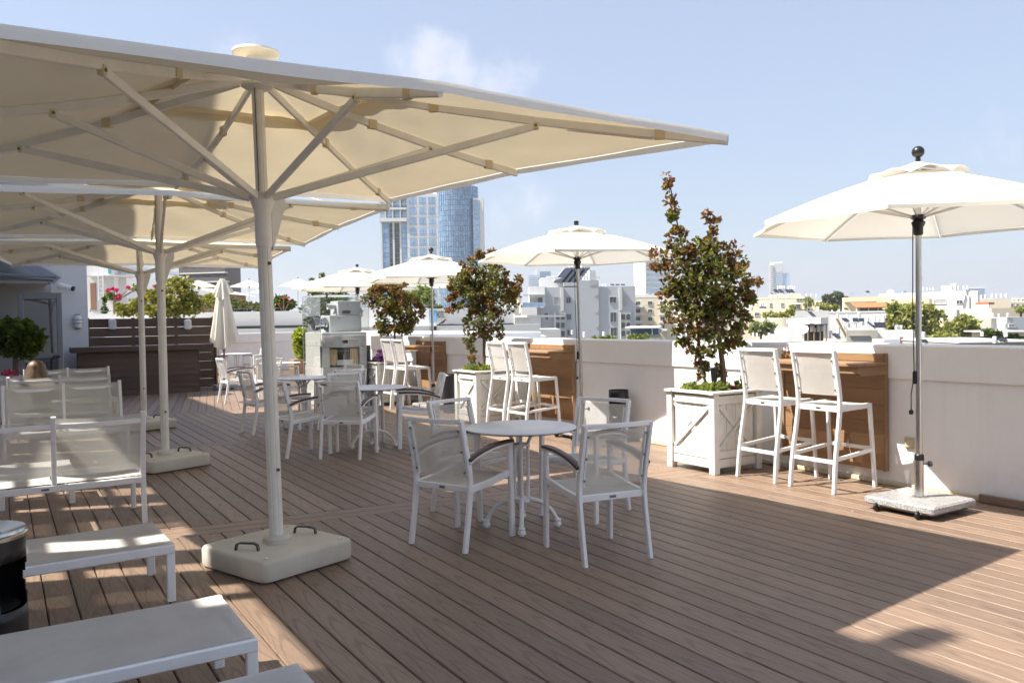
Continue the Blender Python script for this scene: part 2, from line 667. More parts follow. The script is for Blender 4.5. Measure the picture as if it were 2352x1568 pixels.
def board_mesh(name, y0, y1, skew=0.0, w=BW):
    """board along y; ends cut along the askew strip line; skew leans the whole board"""
    h, c = .024, .0045
    xs = (-w / 2, w / 2)
    vs = []
    for xx, z in ((xs[0], -h), (xs[0], -c), (xs[0] + c, 0), (xs[1] - c, 0), (xs[1], -c), (xs[1], -h)):
        for yy in (y0, y1):
            y = yy + KS * xx
            vs.append((xx + skew * (yy - y0), y, z))
    fs = []
    for i in range(5):
        a = i * 2
        fs.append((a, a + 1, a + 3, a + 2))
    fs.append((0, 2, 4, 6, 8, 10))
    fs.append((11, 9, 7, 5, 3, 1))
    mb = MB().add(vs, fs)
    return mb.mesh(name, MT['deck'])


def ystrip(y_at1, x):
    return y_at1 + KS * (x - 1.0)


SA, SB, SC_, SW = 6.58, 11.25, 15.50, .29          # far edges of the cross strips (at x = 1)
zones = [(-4.0, SA - SW, 0), (SA, SB - SW, 0), (SB, SC_ - SW, 0), (SC_, 28.6, .21)]
GAPE = .004
for zi, (ya, yb, sk) in enumerate(zones):
    me = board_mesh('board', GAPE, yb - ya - GAPE, sk)
    n = int((X1 - X0) / PITCHX)
    extra = 20 if sk else 0
    for i in range(-extra, n + 1):
        x = X1 - BW / 2 - i * PITCHX if not sk else X1 - BW / 2 - (i + extra) * PITCHX
        if x - BW / 2 < X0 or (sk and x < .2 - .21 * 6):
            continue
        obj('board', me, deck, (x, ystrip(ya, x), 0))
me = board_mesh('board', 0, 11.6, .21)
for i in range(25):
    x = X1 + .30 + i * PITCHX
    obj('board', me, deck, (x, 16.75 + KS * (x - X1), 0))
d2 = MB().box((9.1, 22.6, -.262), (4.0, 13.0, .40)).build('deck_extension', MT['deck_under'])
struct(d2)
for s in (SA, SB, SC_):
    w = (SW - .005) / 2
    for k in range(2):
        yc = s - SW + w / 2 + .0015 + k * (w + .004)
        mb = MB()
        L = X1 - X0
        me = board_mesh('strip_board', 0, L, 0, w)
        o = obj('board', me, deck)
        # lies across: local y runs along -x
        ang = math.atan(KS)
        o.rotation_euler = (0, 0, ang - pi / 2)
        o.location = (X0, ystrip(yc, X0) - .0, 0)

# ---- parapet along the right side
WX = 6.72
par = thing('parapet_wall', 'long white plastered parapet wall along the right edge of the deck', 'wall', (0, 0, 0))
YA, YB = -4.0, 16.5
MB().box((WX + .17, (YA + YB) / 2, .45), (.34, YB - YA, 1.0), ch=.004).build('wall', MT['plaster'], par)
MB().box((WX + .155, (YA + YB) / 2, 1.1), (.36, YB - YA, .302), ch=.012).build('coping', MT['plaster'], par)
MB().box((WX - .014, (YA + YB) / 2, .022), (.026, YB - YA, .04), ch=.004).build('skirting', MT['skirt'], par)
MB().box((WX - .055, 0.2, .035), (.045, 6.9, .066), ch=.006).build('kerb_board', MT['deck'], par)
par3 = thing('parapet_wall', 'white return wall where the deck widens behind the projector case', 'wall', (0, 0, 0))
MB().box((9.0, 16.52, .45), (3.9, .3, 1.0), ch=.004).build('wall', MT['plaster'], par3)
MB().box((9.0, 16.50, 1.1), (3.9, .34, .303), ch=.012).build('coping', MT['plaster'], par3)
MB().box((10.95, 22.6, .60), (.3, 12.0, 1.3), ch=.01).build('side_wall', MT['plaster'], par3)
# far end parapet, askew
par2 = thing('parapet_wall', 'white parapet wall closing the far end of the deck behind the folded umbrella', 'wall', (5.72, 26.95, 0), RAD(21))
MB().box((1.0, .2, .45), (9.6, .34, 1.0), ch=.004).build('wall', MT['plaster2'], par2)
MB().box((1.0, .18, 1.1), (9.6, .40, .304), ch=.012).build('coping', MT['plaster2'], par2)

so = thing('wall_socket', 'small square cream socket box on the parapet beside the wall counter', 'socket', (WX - .01, 4.27, .40))
MB().box((0, 0, 0), (.03, .10, .10), ch=.006).build('cover', MT['skirt'], so)
MB().box((-.018, 0, 0), (.008, .075, .075), ch=.003).build('flap', MT['skirt'], so)

# ---- hotel body: the storeys below the deck and the taller wing at the left that shades it
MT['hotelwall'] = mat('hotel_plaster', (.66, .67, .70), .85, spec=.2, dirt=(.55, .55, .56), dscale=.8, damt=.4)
MT['frame'] = mat('grey_aluminium_frame', (.20, .215, .24), .42, metal=.4)
MT['winglass'] = mat('dark_window_glass', (.03, .035, .04), .06, spec=.8)
hb = MB().box((4.2, 12.4, (GZ - .49) / 2), (13.9, 33.0, -GZ - .50)).build('hotel_storeys', MT['plaster2'])
tag(hb, 'white hotel storeys carrying the roof terrace', 'building')

wing = thing('hotel_wing', 'tall hotel wing beside the deck, out of the sun on its terrace side', 'building', (-2.5, 0, 0))
hx = 8.30
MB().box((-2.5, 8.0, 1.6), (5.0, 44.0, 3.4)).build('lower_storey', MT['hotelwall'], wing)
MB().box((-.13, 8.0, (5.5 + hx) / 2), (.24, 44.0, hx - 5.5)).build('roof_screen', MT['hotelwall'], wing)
# screen, posts and rails out of view, added and gapped to shape the sun patches
sun_gaps = [(6.16, 6.46), (6.74, 7.0), (7.5, 7.75), (8.0, 8.5), (8.95, 9.15), (9.5, 9.95), (10.5, 10.75), (11.6, 12.0), (12.6, 12.8), (13.8, 14.3), (14.9, 15.1), (16.2, 16.6), (18.0, 18.3), (20.0, 20.5)]
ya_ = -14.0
for g0, g1 in sun_gaps + [(29.5, 29.5)]:
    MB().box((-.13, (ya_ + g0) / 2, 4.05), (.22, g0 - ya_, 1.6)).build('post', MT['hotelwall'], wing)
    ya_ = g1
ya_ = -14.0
for g0, g1 in [(4.95, 6.15), (6.2, 6.46), (6.74, 7.0), (7.3, 8.5)] + sun_gaps[4:] + [(29.5, 29.5)]:
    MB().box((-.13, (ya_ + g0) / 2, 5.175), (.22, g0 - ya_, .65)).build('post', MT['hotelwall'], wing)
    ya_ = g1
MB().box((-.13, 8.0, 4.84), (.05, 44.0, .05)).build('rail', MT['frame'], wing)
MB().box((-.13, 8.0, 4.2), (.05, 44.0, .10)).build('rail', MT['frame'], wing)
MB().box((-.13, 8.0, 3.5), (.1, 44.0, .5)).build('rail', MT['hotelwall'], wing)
rb = MB().box((0, 0, .12), (.3, .16, .2), ch=.01).build('roof_vent', MT['hotelwall'])
rb.location = (-2.42, 4.62, hx + .06)
tag(rb, 'small box vent standing on the roof edge of the hotel wing', 'vent')

# ---- the part of the hotel seen at the far left: white stair block, glazed front, open door
blk = thing('stair_block', 'tall pale stair block with a smooth wall at the far left', 'building', (0, 0, 0))
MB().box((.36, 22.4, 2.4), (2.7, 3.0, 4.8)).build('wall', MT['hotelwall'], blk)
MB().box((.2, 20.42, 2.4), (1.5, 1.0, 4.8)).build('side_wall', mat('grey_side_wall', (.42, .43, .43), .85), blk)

fr = thing('glazed_front', 'dark glazed hotel front with grey frames at the left edge', 'building', (0, 0, 0))
MB().box((-.9, 19.0, 1.7), (1.6, 3.2, 3.4)).build('wall', MT['winglass'], fr)
for y, w in ((17.38, .10), (18.5, .08), (19.6, .08), (20.5, .08)):
    MB().box((-.06, y, 1.7), (.10, w, 3.4), ch=.01).build('mullion', MT['frame'], fr)
for z in (2.32, 2.62, 2.75, 2.88, 3.36):
    MB().box((-.055, 19.0, z), (.12, 3.2, .05), ch=.01).build('transom', MT['frame'], fr)
MB().box((-.6, 17.36, 1.15), (1.0, .06, 2.3)).build('pane', MT['winglass'], fr)
MB().box((-.05, 17.34, 1.15), (.07, .05, 2.3)).build('mullion', MT['alu'], fr)
MB().box((.40, 19.5, 2.42), (.86, 1.9, .06)).build('soffit', MT['hotelwall'], fr)

MT['awning'] = fabric('pale_awning_sheet', (.72, .74, .80), .5)  # made translucent so that sky light brightens the underside
aw = thing('awning', 'grey sloping glass awning over the hotel door', 'awning', (0, 0, 0))
MB().sweep([(-.1, 18.4, 3.15), (1.0, 18.4, 2.46)], [(-1.3, -.03), (1.3, -.03), (1.3, .03), (-1.3, .03)], (0, 0, 1)).build('sheet', MT['awning'], aw)
for y in (17.3, 18.4, 19.6):
    MB().beam([(-.02, y, 2.5), (.92, y, 2.44)], .04, .04).build('strut', MT['frame'], aw)
    MB().beam([(-.0, y, 2.5), (-.0, y, 3.4)], .05, .05, up=(0, 1, 0)).build('hanger', MT['alu'], aw)

dr = thing('glass_door', 'grey framed glass door standing open at the far left', 'door', (.31, 18.0, 0))
W, Hd = .72, 2.19
for x in (.045, W - .045):
    MB().box((x, 0, Hd / 2), (.09, .06, Hd), ch=.006).build('stile', MT['frame'], dr)
for z, h in ((.06, .12), (1.0, .09), (Hd - .06, .12)):
    MB().box((W / 2, 0, z), (W - .18, .058, h), ch=.006).build('rail', MT['frame'], dr)
MT['doorglass'] = glass('smoked_glass', (.42, .44, .47), .05)
MB().box((W / 2, 0, .53), (W - .18, .012, .85)).build('pane', MT['doorglass'], dr)
MB().box((W / 2, 0, 1.56), (W - .18, .012, 1.03)).build('pane', MT['doorglass'], dr)
MB().tube([(W - .06, -.03, .98), (W - .16, -.08, .98), (W - .2, -.09, .93), (W - .2, -.09, .50), (W - .16, -.08, .45), (W - .06, -.03, .45)], .022, 8, up=(0, 1, 0)).build('handle', MT['blackplastic'], dr, True)
st = MB().box((W * .47, -.012, .70), (.13, .004, .15)).build('notice', mat('paper_notice', (.7, .7, .7), .8), dr)
MT['red'] = mat('red_print', (.4, .03, .05), .7)
MB().add([(-.012, -.004, .03), (.012, -.004, .03), (.012, -.004, -.015), (.03, -.004, -.015), (0, -.004, -.045), (-.03, -.004, -.015), (-.012, -.004, -.015)], [(0, 1, 2, 3, 4, 5, 6)]).build('arrow', MT['red'], st, loc=(W * .47, -.012, .69))
for k in range(2):
    MB().box((0, -.003, .052 - k * .014), (.09 - k * .03, .002, .006)).build('text_line', MT['red'], st, loc=(W * .47, -.012, .70))

lm = thing('wall_lamp', 'white half-round wall lamp with wire guard beside the dark bar', 'lamp', (1.50, 20.89, 1.65))
MB().box((0, -.03, 0), (.10, .06, .34), ch=.02).build('back_plate', MT['frame'], lm)
MB().lathe([(.02, -.15), (.07, -.12), (.09, 0), (.07, .12), (.02, .15)], 14, (0, -.06, 0)).build('glass_dome', mat('opal_glass', (.7, .7, .68), .35), lm, True)
for z in (-.03, .05):
    MB().tube([(-.1, -.04, z), (-.1, -.15, z), (.1, -.15, z), (.1, -.04, z)], .008, 6).build('guard_bar', MT['frame'], lm)
cc = thing('security_camera', 'small white bullet camera on the stair block beside the open door', 'camera', (1.13, 20.88, 2.42))
MB().tube([(0, 0, 0), (.08, -.08, 0)], .03, 8).build('arm', MT['alu'], cc)
MB().tube([(.02, -.10, .05), (.26, -.22, -.03)], .06, 12).build('body', MT['alu'], cc, True)
MB().tube([(.245, -.213, -.026), (.30, -.24, -.044)], .055, 12).build('lens', MT['black'], cc, True)

# ---- dark timber screen and bar in front of it
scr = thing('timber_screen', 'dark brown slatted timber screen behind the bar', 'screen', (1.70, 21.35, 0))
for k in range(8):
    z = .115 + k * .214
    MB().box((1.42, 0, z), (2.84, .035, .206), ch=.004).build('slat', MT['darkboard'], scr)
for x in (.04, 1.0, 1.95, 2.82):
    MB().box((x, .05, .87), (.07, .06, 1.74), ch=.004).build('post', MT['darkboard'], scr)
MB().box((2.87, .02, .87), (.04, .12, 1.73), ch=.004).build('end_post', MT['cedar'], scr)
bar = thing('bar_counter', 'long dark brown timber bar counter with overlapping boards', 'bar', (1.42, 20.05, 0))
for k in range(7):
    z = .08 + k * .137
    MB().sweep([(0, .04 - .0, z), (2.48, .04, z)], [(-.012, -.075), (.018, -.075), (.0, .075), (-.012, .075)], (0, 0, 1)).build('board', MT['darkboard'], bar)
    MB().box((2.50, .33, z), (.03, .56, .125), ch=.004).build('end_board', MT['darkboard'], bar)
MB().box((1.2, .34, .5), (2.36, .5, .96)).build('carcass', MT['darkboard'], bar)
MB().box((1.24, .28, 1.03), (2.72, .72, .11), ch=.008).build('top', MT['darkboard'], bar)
for i, (u, lab) in enumerate(((258, 'left'), (431, 'right'))):
    p = CAM + cam_ray(u, 745) * (21.28 / cam_ray(u, 745).y)
    spk = thing('loudspeaker', 'small white box loudspeaker on the dark timber screen, the %s one of two' % lab, 'loudspeaker', p, 0, 'loudspeakers on the timber screen')
    MB().box((0, 0, 0), (.16, .12, .25), ch=.03).build('cabinet', MT['alu'], spk)
    MB().box((0, -.062, 0), (.13, .01, .215), ch=.004).build('grille', mat('speaker_grille', (.55, .55, .57), .8), spk)

# ================================================================ BIG SQUARE UMBRELLAS
def big_umbrella(loc, rz, ctilt, label, near=True, half=2.0, lean=(0.0, 0.0), rim=2.59, ap=3.10, mid=.042):
    t = thing('square_umbrella', label, 'umbrella', loc, rz, 'big square umbrellas')
    base = MB()
    s, h, c = .345, .135, .06
    ring = []
    for sx, sy, a0 in ((1, 1, 0), (-1, 1, 90), (-1, -1, 180), (1, -1, 270)):
        for k in range(4):
            a = RAD(a0 + k * 30)
            ring.append((sx * (s - c) + c * cos(a), sy * (s - c) + c * sin(a)))
    n = len(ring)
    vs = []
    for sc_, z in ((.985, .012), (1, .03), (1, h - .02), (.985, h - .006), (.96, h)):
        vs += [(x * sc_, y * sc_, z) for x, y in ring]
    fs = [tuple(range(n - 1, -1, -1)), tuple(range(4 * n, 5 * n))]
    for k in range(4):
        for i in range(n):
            j = (i + 1) % n
            fs.append((k * n + i, k * n + j, k * n + n + j, k * n + n + i))
    rb = RAD(20) - rz
    b = base.add(vs, fs).build('base', MT['concrete'], t, True)
    b.rotation_euler = (0, 0, rb)
    for sy in (-1, 1):
        hd = MB().beam([(-.075, 0, h), (-.068, 0, h + .035), (-.045, 0, h + .046), (.045, 0, h + .046), (.068, 0, h + .035), (.075, 0, h)], .012, .024, up=(0, 1, 0)).build('handle', MT['darksteel'], b)
        hd.location = (sy * .235 * cos(RAD(5)), sy * .235 * sin(RAD(5)), 0)
        hd.rotation_euler = (0, 0, RAD(-62))
    for sx in (-1, 1):
        for sy in (-1, 1):
            MB().lathe([(.014, h - .002), (.014, h + .004), (.008, h + .006)], 10, (sx * .28, sy * .28, 0)).build('bolt', MT['steel'], b)
    MB().lathe([(.088, h), (.088, h + .03), (.07, h + .048), (.046, h + .05)], 24).build('collar', MT['concrete'], t, True)
    # pole: fluted profile
    prof = []
    for i in range(48):
        a = 2 * pi * i / 48
        r = .043 - (.0035 if i % 6 == 0 else 0)
        prof.append((r * cos(a), r * sin(a)))

    def L_(x, y, z):                     # everything on the pole leans with it
        return (x + lean[0] * z, y + lean[1] * z, z)

    def T(x, y, z):                      # the canopy and its ribs hang a little askew on the pole
        k = max(0.0, 1 - hypot(x, y) / 1.2)
        return (x + lean[0] * z * k, y + lean[1] * z * k, z + ctilt[0] * x + ctilt[1] * y)
    MB().sweep([L_(0, 0, h + .02), L_(0, 0, 2.25)], prof, (0, 1, 0)).build('pole', MT['rib'], t, True, angle=25)
    MB().sweep([L_(0, 0, 2.25), L_(0, 0, ap - .08)], [(x * .86, y * .86) for x, y in prof], (0, 1, 0)).build('upper_pole', MT['rib'], t, True, angle=25)

    def zc(q, a=None):                    # canopy height, q = 0 centre .. 1 rim; the middle of each side stands higher
        up_ = 0.0 if a is None else mid * q * (1 - (1 / max(abs(cos(a)), abs(sin(a))) - 1) / (sqrt(2) - 1))
        return ap - (ap - rim) * q - .04 * sin(pi * q) + up_

    # sliding hub with its keel
    hub = MB()
    hub.lathe([(.047, 2.0), (.052, 2.02), (.052, 2.22), (.074, 2.29), (.074, 2.34), (.047, 2.345)], 24)
    hub.v = [L_(*p) for p in hub.v]
    hub.build('hub', MT['rib'], t, True)
    kl = MB().add([(.05, -.02, 1.98), (.14, -.02, 2.26), (.14, -.02, 2.33), (.05, -.02, 2.33), (.05, .02, 1.98), (.14, .02, 2.26), (.14, .02, 2.33), (.05, .02, 2.33)],
                  [(0, 1, 2, 3), (7, 6, 5, 4), (0, 4, 5, 1), (1, 5, 6, 2), (2, 6, 7, 3), (3, 7, 4, 0)])
    kl.v = [L_(*p) for p in kl.v]
    kl.build('hub_keel', MT['rib'], t)
    top = MB().lathe([(.06, ap - .12), (.10, ap - .10), (.10, ap - .04), (.05, ap - .02)], 20)
    top.v = [L_(*p) for p in top.v]
    top.build('top_hub', MT['rib'], t, True)
    cap = MB().lathe([(.05, ap - .02), (.06, ap + .08), (.13, ap + .09), (.145, ap + .105), (.14, ap + .12), (.06, ap + .135)], 28)
    cap.v = [L_(*p) for p in cap.v]
    cap.build('cap', MT['rib'], t, True)
    # ribs, struts
    for k in range(8):
        a = k * pi / 4
        ln = half if k % 2 == 0 else half * sqrt(2)
        d = (cos(a), sin(a))

        def pt(q, dz):
            return T(d[0] * ln * q, d[1] * ln * q, zc(q, a) + dz)
        qs = (.045, .2, .4, .6, .8, .997 if k % 2 == 0 else 1.0)
        sidew = .024
        MB().beam([pt(q, -.038) for q in qs], sidew, .05).build('rib', MT['rib'], t)
        q0 = .60
        s0 = L_(d[0] * .085, d[1] * .085, 2.315)
        s1 = pt(q0, -.065)
        MB().beam([s0, s1], .024, .045).build('strut', MT['rib'], t)
        jt = MB().box((0, 0, 0), (.034, .034, .05), rz=a, ch=.006).build('joint', MT['joint'], t)
        jt.location = Vector(s1)
        MB().lathe([(.009, -.020), (.009, .020)], 10, axis='y').build('bolt', MT['bolt'], jt).rotation_euler = (0, 0, a)
        if near:
            for q in (.38, .86):
                tp = MB().box((0, 0, 0), (.06, .034, .062), rz=a).build('fabric_loop', MT['canvas'], t)
                tp.location = Vector(pt(q, -.036))
    # canopy: eight panels in one cloth, open in the middle under the vent
    q_in = .27
    NS, NQ = 16, 22
    cr = random.Random(int(loc[1] * 100))
    ph = [cr.uniform(0, 6.28) for _ in range(8)]

    def sq(a):
        m = max(abs(cos(a)), abs(sin(a)))
        return half / m
    cm = MB()
    for k in range(8):
        def fn(u, v, k=k):
            a = (k + u) * pi / 4
            q = q_in + (1 - q_in) * v
            r = sq(a) * q
            sag = -.03 * sin(pi * u) * sin(pi * min(1, v * 1.02)) - .012 * sin(pi * u) * v
            wr = (.007 * sin(9 * u + ph[k] + 5 * v) + .006 * sin(17 * v + 7 * u + ph[k]) + .004 * sin(31 * v - 13 * u + 2 * ph[k])) * sin(pi * u)
            pull = 1 - .006 * sin(pi * u) * v
            return T(r * pull * cos(a), r * pull * sin(a), zc(q, a) + sag + wr * (1 - v * .6))
        cm.grid(fn, NS, NQ)
    cm.build('canopy', MT['canvas'], t, True, angle=60)
    hm = MB()
    for k in range(8):
        def fh(u, v, k=k):
            a = (k + u) * pi / 4
            pull = 1 - .006 * sin(pi * u)
            r = sq(a) * pull + .003
            return T(r * cos(a), r * sin(a), zc(1, a) - .012 * sin(pi * u) + .006 - v * (.048 + .005 * sin(pi * u) * sin(6 * u + ph[k])))
        hm.grid(fh, NS, 1)
    hm.build('hem', MT['canvas_w'], t, True)
    bm_ = MB()
    for k in range(8):
        bm_.grid(lambda u, v, k=k: T(*((lambda a: (sq(a) * q_in * cos(a), sq(a) * q_in * sin(a), zc(q_in, a) + .004 - .03 * v))((k + u) * pi / 4))), 6, 1)
    bm_.build('opening_binding', MT['canvas'], t, True)
    vm = MB()
    for k in range(8):
        def fv(u, v, k=k):
            a = (k + u) * pi / 4
            q = .02 + (.345 - .02) * v
            r = sq(a) * q
            lift_ = .022 + .020 * v * (0.3 + sin(pi * u) * .7) + .02 * sin(5 * u + ph[k]) * v * sin(pi * u)
            return T(r * cos(a), r * sin(a), zc(q, a) + lift_)
        vm.grid(fv, 8, 5)
    vm.build('vent', MT['canvas'], t, True, angle=60)
    if near:
        # folded binding straps lying on the cloth, and a loose ring on the hem
        for sx, a in ((1.35, -pi / 4 + .12), (1.05, pi * .1)):
            pass
        lp = MB()
        for q0, q1, aa in ((.70, .92, -pi / 4 + .09), (.30, .42, -pi / 4 - .35)):
            pts = []
            for i in range(7):
                q = q0 + (q1 - q0) * i / 6
                r = sq(aa) * q
                pts.append(T(r * cos(aa), r * sin(aa), zc(q, aa) + .012 + .05 * max(0, 1 - i / 2.5)))
            lp.beam(pts, .07, .008)
        lp.build('binding_strap', MT['canvas_w'], t)
        MB().tube([L_(0.03, 0.062, 2.34), L_(0.03, 0.062, ap - .12)], .003, 5, up=(1, 0, 0)).build('cord', MT['cord'], t)
        MB().tube([L_(-.04, -.055, 2.34), L_(-.04, -.055, ap - .12)], .003, 5, up=(1, 0, 0)).build('cord', MT['cord'], t)
        for z in (.6, 1.9):
            bl = MB().lathe([(.011, 0), (.011, .008), (.006, .012)], 10, axis='y').build('pole_bolt', MT['rust'], t)
            bl.location = L_(.010, -.050, z)
            bl.rotation_euler = (0, 0, RAD(-10))
    return t


big_umbrella((1.47, 5.25, 0), RAD(6), (.033, .0335), 'nearest big cream square umbrella, its concrete base in the left foreground', lean=(-.02, 0))
big_umbrella((1.49, 9.55, 0), RAD(-6), (.0, .0), 'second big cream square umbrella from the camera, half hidden behind the nearest', half=1.95, rim=2.65, ap=3.07, mid=.03)
big_umbrella((1.80, 13.35, 0), RAD(-9), (.0, .0), 'third and farthest big cream square umbrella near the bar', half=1.92, rim=2.57, ap=2.98, mid=.03)

# ================================================================ SMALL ROUND UMBRELLAS
def small_umbrella(loc, rz, label, a0, R=1.26, rim=2.22, dz=0.0, lean=(0, 0), ball=True, slab_rz=0.0):
    t = thing('garden_umbrella', label, 'umbrella', loc, rz, 'white octagonal umbrellas')

    def T(x, y, z):
        return (x + lean[0] * z, y + lean[1] * z, z + dz * min(1, z / 2))
    sl = MB()
    s, z0, z1 = .285, .045, .105
    sl.box((0, 0, (z0 + z1) / 2), (2 * s, 2 * s, z1 - z0), ch=.012)
    slab = sl.build('base_slab', MT['granite'], t)
    slab.rotation_euler = (0, 0, slab_rz)
    MB().box((.02, 0, .033), (2 * s - .10, 2 * s - .10, .026)).build('base_plate', MT['darksteel'], slab)
    for sy in (-.17, .17):
        MB().lathe([(.026, -.012), (.032, -.008), (.032, .008), (.026, .012)], 14, (-s - .005, sy, .034), axis='y').build('wheel', MT['blackplastic'], slab, True)
        MB().box((-s + .012, sy, .05), (.04, .05, .03), ch=.006).build('wheel_bracket', MT['steel'], slab)
    MB().lathe([(.052, .105), (.052, .112), (.033, .113), (.033, .42), (.030, .422)], 20).build('sleeve', MT['steel'], t, True)
    MB().lathe([(.035, .39), (.035, .43), (.027, .44)], 20).build('sleeve_ring', MT['blackplastic'], t, True)
    kn = MB().tube([(.03, 0, .36), (.075, 0, .36)], .006, 8, up=(0, 0, 1))
    kn.lathe([(.012, .07), (.022, .074), (.022, .095), (.012, .1)], 10, (0, 0, .36), axis='x')
    kn.build('clamp_knob', MT['darksteel'], t).rotation_euler = (0, 0, -rz - .55)
    MB().tube([T(0, 0, .43), T(0, 0, 1.15)], .0235, 16, up=(0, 1, 0)).build('pole', MT['alu_pole'], t, True)
    MB().tube([T(0, 0, 1.15), T(0, 0, 2.60)], .0215, 16, up=(0, 1, 0)).build('upper_pole', MT['alu_pole'], t, True)
    hb_ = MB().lathe([(.026, 2.12), (.034, 2.13), (.034, 2.18), (.045, 2.20), (.05, 2.22), (.035, 2.235), (.055, 2.25), (.055, 2.275), (.026, 2.28)], 18)
    hb_.v = [T(*p) for p in hb_.v]
    hb_.build('hub', MT['blackplastic'], t, True)
    ap = 2.64

    def zc(q):
        return ap - (ap - rim) * q + .03 * sin(pi * q)
    for k in range(8):
        a = a0 + k * pi / 4
        d = (cos(a), sin(a))
        MB().beam([T(d[0] * R * q, d[1] * R * q, zc(q) - .017) for q in (.03, .25, .5, .75, .99)], .016, .022).build('rib', MT['alu_pole'], t)
        MB().beam([T(d[0] * .05, d[1] * .05, 2.262), T(d[0] * R * .52, d[1] * R * .52, zc(.52) - .03)], .012, .018).build('strut', MT['alu_pole'], t)
    cm = MB()
    cr = random.Random(int(loc[1] * 10))
    for k in range(8):
        ph = cr.uniform(0, 6)

        def fn(u, v, k=k, ph=ph):
            a = a0 + (k + u) * pi / 4
            q = .2 + .8 * v
            flat = cos(pi / 8) / cos((u - .5) * pi / 4)
            r = R * q * flat * (1 - .035 * sin(pi * u) * v * v)
            z = zc(q) - .02 * sin(pi * u) * sin(pi * v) + .004 * sin(4 * u + ph) * v
            return T(r * cos(a), r * sin(a), z)
        cm.grid(fn, 6, 8)
        cm.grid(lambda u, v, k=k: T(*((lambda r, a: (r * cos(a), r * sin(a), zc(1) + .002 - .028 * v))(R * (cos(pi / 8) / cos((u - .5) * pi / 4)) * (1 - .035 * sin(pi * u)) + .002, a0 + (k + u) * pi / 4))), 6, 1)
    cm.build('canopy', MT['canvas_s'], t, True, angle=50)
    vm = MB()
    for k in range(8):
        def fv(u, v, k=k):
            a = a0 + (k + u) * pi / 4
            q = .02 + .27 * v
            flat = cos(pi / 8) / cos((u - .5) * pi / 4)
            r = R * q * flat
            return T(r * cos(a), r * sin(a), zc(q) + .045 - .01 * v + .05 * sin(pi * u) * v * v - .025 * v)
        vm.grid(fv, 8, 5)
    vm.build('vent', MT['canvas_s'], t, True, angle=50)
    if ball:
        fb = [(.012, 2.66), (.02, 2.70)] + [(.045 * sin(pi * i / 10) + .001, 2.755 - .045 * cos(pi * i / 10)) for i in range(1, 11)]
    else:
        fb = [(.012, 2.66), (.03, 2.70), (.032, 2.735), (.028, 2.74)]
    fm = MB().lathe(fb, 18)
    fm.v = [T(*p) for p in fm.v]
    fm.build('finial', MT['blackplastic'], t, True)
    # pull cord with cleat
    cx_, cy_ = -.03 * cos(YAW), .03 * sin(YAW)
    crd = MB().tube([T(cx_ * 1.4, cy_ * 1.4, 2.2), T(cx_ * 1.5, cy_ * 1.5, 1.6), T(cx_ * 1.2, cy_ * 1.2, 1.05)], .004, 6, up=(0, 1, 0))
    crd.tube([T(cx_ * 1.2, cy_ * 1.2, 1.05), T(cx_ * 2.0, cy_ * 2.0, .9), T(cx_ * 2.0, cy_ * 2.0, .76)], .004, 6, up=(0, 1, 0))
    crd.lathe([(.004, .785), (.016, .775), (.018, .76), (.012, .745)], 10, T(cx_ * 2.0, cy_ * 2.0, 0))
    crd.build('pull_cord', MT['cord'], t).rotation_euler = (0, 0, -rz)
    MB().box(T(cx_ * 1.1, cy_ * 1.1, 1.03), (.022, .03, .10), ch=.008).build('cleat', MT['blackplastic'], t).rotation_euler = (0, 0, -rz)
    return t


small_umbrella((6.02, 3.76, 0), 0, 'white octagonal umbrella at the far right, nearest of the row along the parapet', RAD(-156), R=1.27, lean=(-.006, -.004))
small_umbrella((6.40, 8.62, 0), 0, 'white octagonal umbrella in the middle of the row, beyond the nearest planter', RAD(-137.4), R=1.34, rim=2.27, dz=.05, lean=(-.012, .01), ball=False)
small_umbrella((6.43, 13.0, 0), 0, 'white octagonal umbrella third along the parapet, in front of the glass tower', RAD(-150), R=1.32, rim=2.24, dz=.02)
small_umbrella((6.35, 16.3, 0), 0, 'white octagonal umbrella fourth along the parapet, behind the projector case', RAD(-140), R=1.35, rim=2.24, dz=.0, ball=False)

# folded umbrella by the bar
cu = thing('folded_umbrella', 'closed cream umbrella tied up on its pole beside the timber screen', 'umbrella', (4.55, 20.4, 0), 0)
MB().box((0, 0, .075), (.5, .5, .07), ch=.012).build('base_slab', MT['granite'], cu)
MB().lathe([(.05, .11), (.033, .115), (.033, .4), (.024, .41)], 16).build('sleeve', MT['steel'], cu, True)
MB().tube([(0, 0, .4), (0, 0, 2.5)], .024, 12, up=(0, 1, 0)).build('pole', MT['cedar'], cu, True)


def folded(z0, z1, r0, r1, ph, lobes=8, amp=.3):
    def fn(u, v):
        a = 2 * pi * u
        k = r0 + (r1 - r0) * v ** .8
        r = k * (1 + amp * v * cos(lobes * a + ph) + .12 * v * cos(3 * a + 1))
        return (r * cos(a), r * sin(a), z0 + (z1 - z0) * v + .09 * v * cos(2 * a + .8) + .03 * v * cos(lobes * a))
    return fn


MB().grid(folded(2.6, 1.05, .07, .27, .4), 80, 14).build('canopy', MT['canvas_s'], cu, True, angle=70)
MB().grid(folded(2.63, 2.22, .05, .19, 1.0), 80, 6).build('vent', MT['canvas_s'], cu, True, angle=70)
MB().tube([(-.13, -.1, 1.25), (-.15, -.12, .9), (-.15, -.12, .74)], .006, 6, up=(0, 1, 0)).build('pull_cord', MT['cord'], cu)

# ================================================================ FURNITURE
def lerp_path(path, z):
    for (a, b) in zip(path, path[1:]):
        if a[2] <= z <= b[2]:
            k = (z - a[2]) / (b[2] - a[2])
            return tuple(a[i] + (b[i] - a[i]) * k for i in range(3))
    return path[-1]


